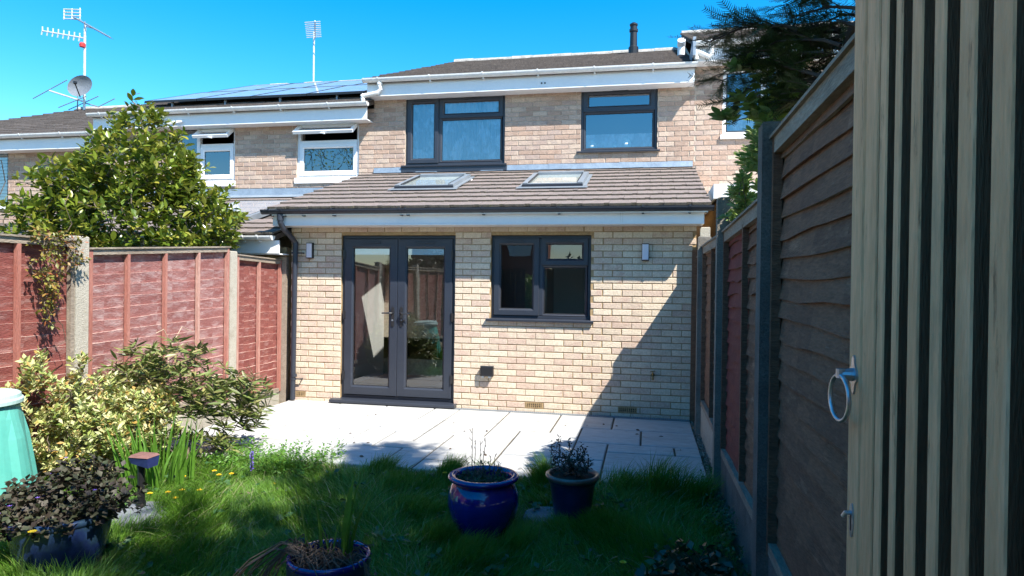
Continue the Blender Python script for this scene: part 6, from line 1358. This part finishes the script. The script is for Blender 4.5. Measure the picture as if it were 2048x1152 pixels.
F = frames_along(np.array(D3), rg.uniform(-.5,.5,len(D3)))*rg.uniform(1.0,1.7,len(D3))[:,None,None]
link('foliage', scatter_mesh('foliage', tv2, tf, F, np.array(P3), M['yew']), yt, kind='stuff')

# ------------------------------------------------------------------ beyond the garden end (seen only in window reflections; the dark hedges are added to block skylight)
t = thing('brick_house', 'red brick house with grey roof across the lane behind the garden', 'house', (-10, -26, 0))
b = MB(); b.box(-15, -6.9, -32, -26, 0, 5.2); b.build('wall', M['red_brick'], t)
b = MB(); b.extrude_x(-15.3, -6.6, [(-25.6, 5.1), (-29, 7.6), (-32.4, 5.1)]); b.build('roof', M['tile_old'], t)
for x in (-14, -11, -8.6):
    b = MB(); b.box(x, x+1.4, -26.0, -25.97, 3.3, 4.5); b.build('window', M['upvc'], t)
leafy('hedge_bush', 'leafy hedge across the lane behind the garden', 'bush', (-4.6, -9, 0), [(-4.6,-9,0.8,1.5,0.9,1.0)], 420, 12, 0.16, 0.09, M['laurel'], 91, 0.6, M['bark'], r0=0.05, stemsub=6, tw_len=0.3)
leafy('sky_block_hedge', 'dark hedge added out of view outside the gate to block skylight', 'hedge', (1.0, -1.7, 0), [(2.2,-1.7,1.4,1.6,0.5,1.4),(-0.2,-1.7,1.2,1.4,0.5,1.2),(-1.9,-1.7,1.1,0.8,0.5,1.1)], 1100, 12, 0.14, 0.07, M['ivy'], 97, 0.5, M['bark_dark'], r0=0.05, stemsub=8, tw_len=0.25)  # added out of view to cut skylight on the gate and foreground
leafy('sky_block_hedge', 'dark hedge added out of view outside the end fence to block skylight', 'hedge', (-5.2, -1.9, 0), [(-5.2,-1.9,1.2,1.7,0.5,1.2)], 700, 12, 0.13, 0.06, M['ivy'], 98, 0.5, M['bark_dark'], r0=0.05, stemsub=8, tw_len=0.25)  # second added hedge, carrying on the skylight block to the left
t = thing('bare_tree', 'tall tree in early leaf across the lane behind the garden', 'tree', (-17.5, -13, 0)); rg = np.random.default_rng(95)
b = MB(); b.tube([(-17.5,-13,0),(-17.5,-13,2.5),(-17.3,-13,4.5)], [0.25,0.2,0.15], 8); T = in_blobs(rg, [(-17.5,-13,8.0,4.2,3.2,3.0)], 260, 0.2); grow(b, (-17.3,-13,4.4), [tuple(q) for q in T], 0.13, 0.012, 5); b.build('trunk', M['bark_dark'], t)
P = np.repeat(T, 7, axis=0)+rg.normal(size=(len(T)*7, 3))*0.25; link('foliage', leaves_at('foliage', P, rg.normal(size=P.shape), 0.14, 0.09, M['laurel']), t, kind='stuff')

# a few dead leaves blown onto the patio and lawn, and leaf litter under the shrubs
rg = np.random.default_rng(111); n = 46
P = np.stack([np.concatenate([rg.uniform(-3.3, 0.45, 26), rg.uniform(-3.4, 0.3, 20)]), np.concatenate([rg.uniform(5.3, 7.7, 26), rg.uniform(2.9, 5.0, 20)]), np.concatenate([np.full(26, 0.006), np.full(20, 0.03)])], 1)
D = np.stack([rg.normal(size=n), rg.normal(size=n), np.full(n, 0.12)], 1)
tag(link('fallen_leaves', leaves_at('fallen_leaves', P, D, 0.038, 0.020, M['deadleaf'], False, seed=12)), 'a few dry brown leaves scattered on the patio and lawn', 'leaves', kind='stuff')

M['straw'] = mat("straw_blade", [(0.30,0.27,0.14),(0.42,0.38,0.22),(0.22,0.24,0.10)], 0.7, rnd=0.9, trans=0.3)
tag(link('grass', blades('grass', 3200, (-3.6, 0.45, 2.2, 5.15), 0.08, 0.26, 0.0045, M['straw'], None, 1.5, seed=19)), 'pale dry grass stalks arching through the green lawn', 'grass', kind='stuff')
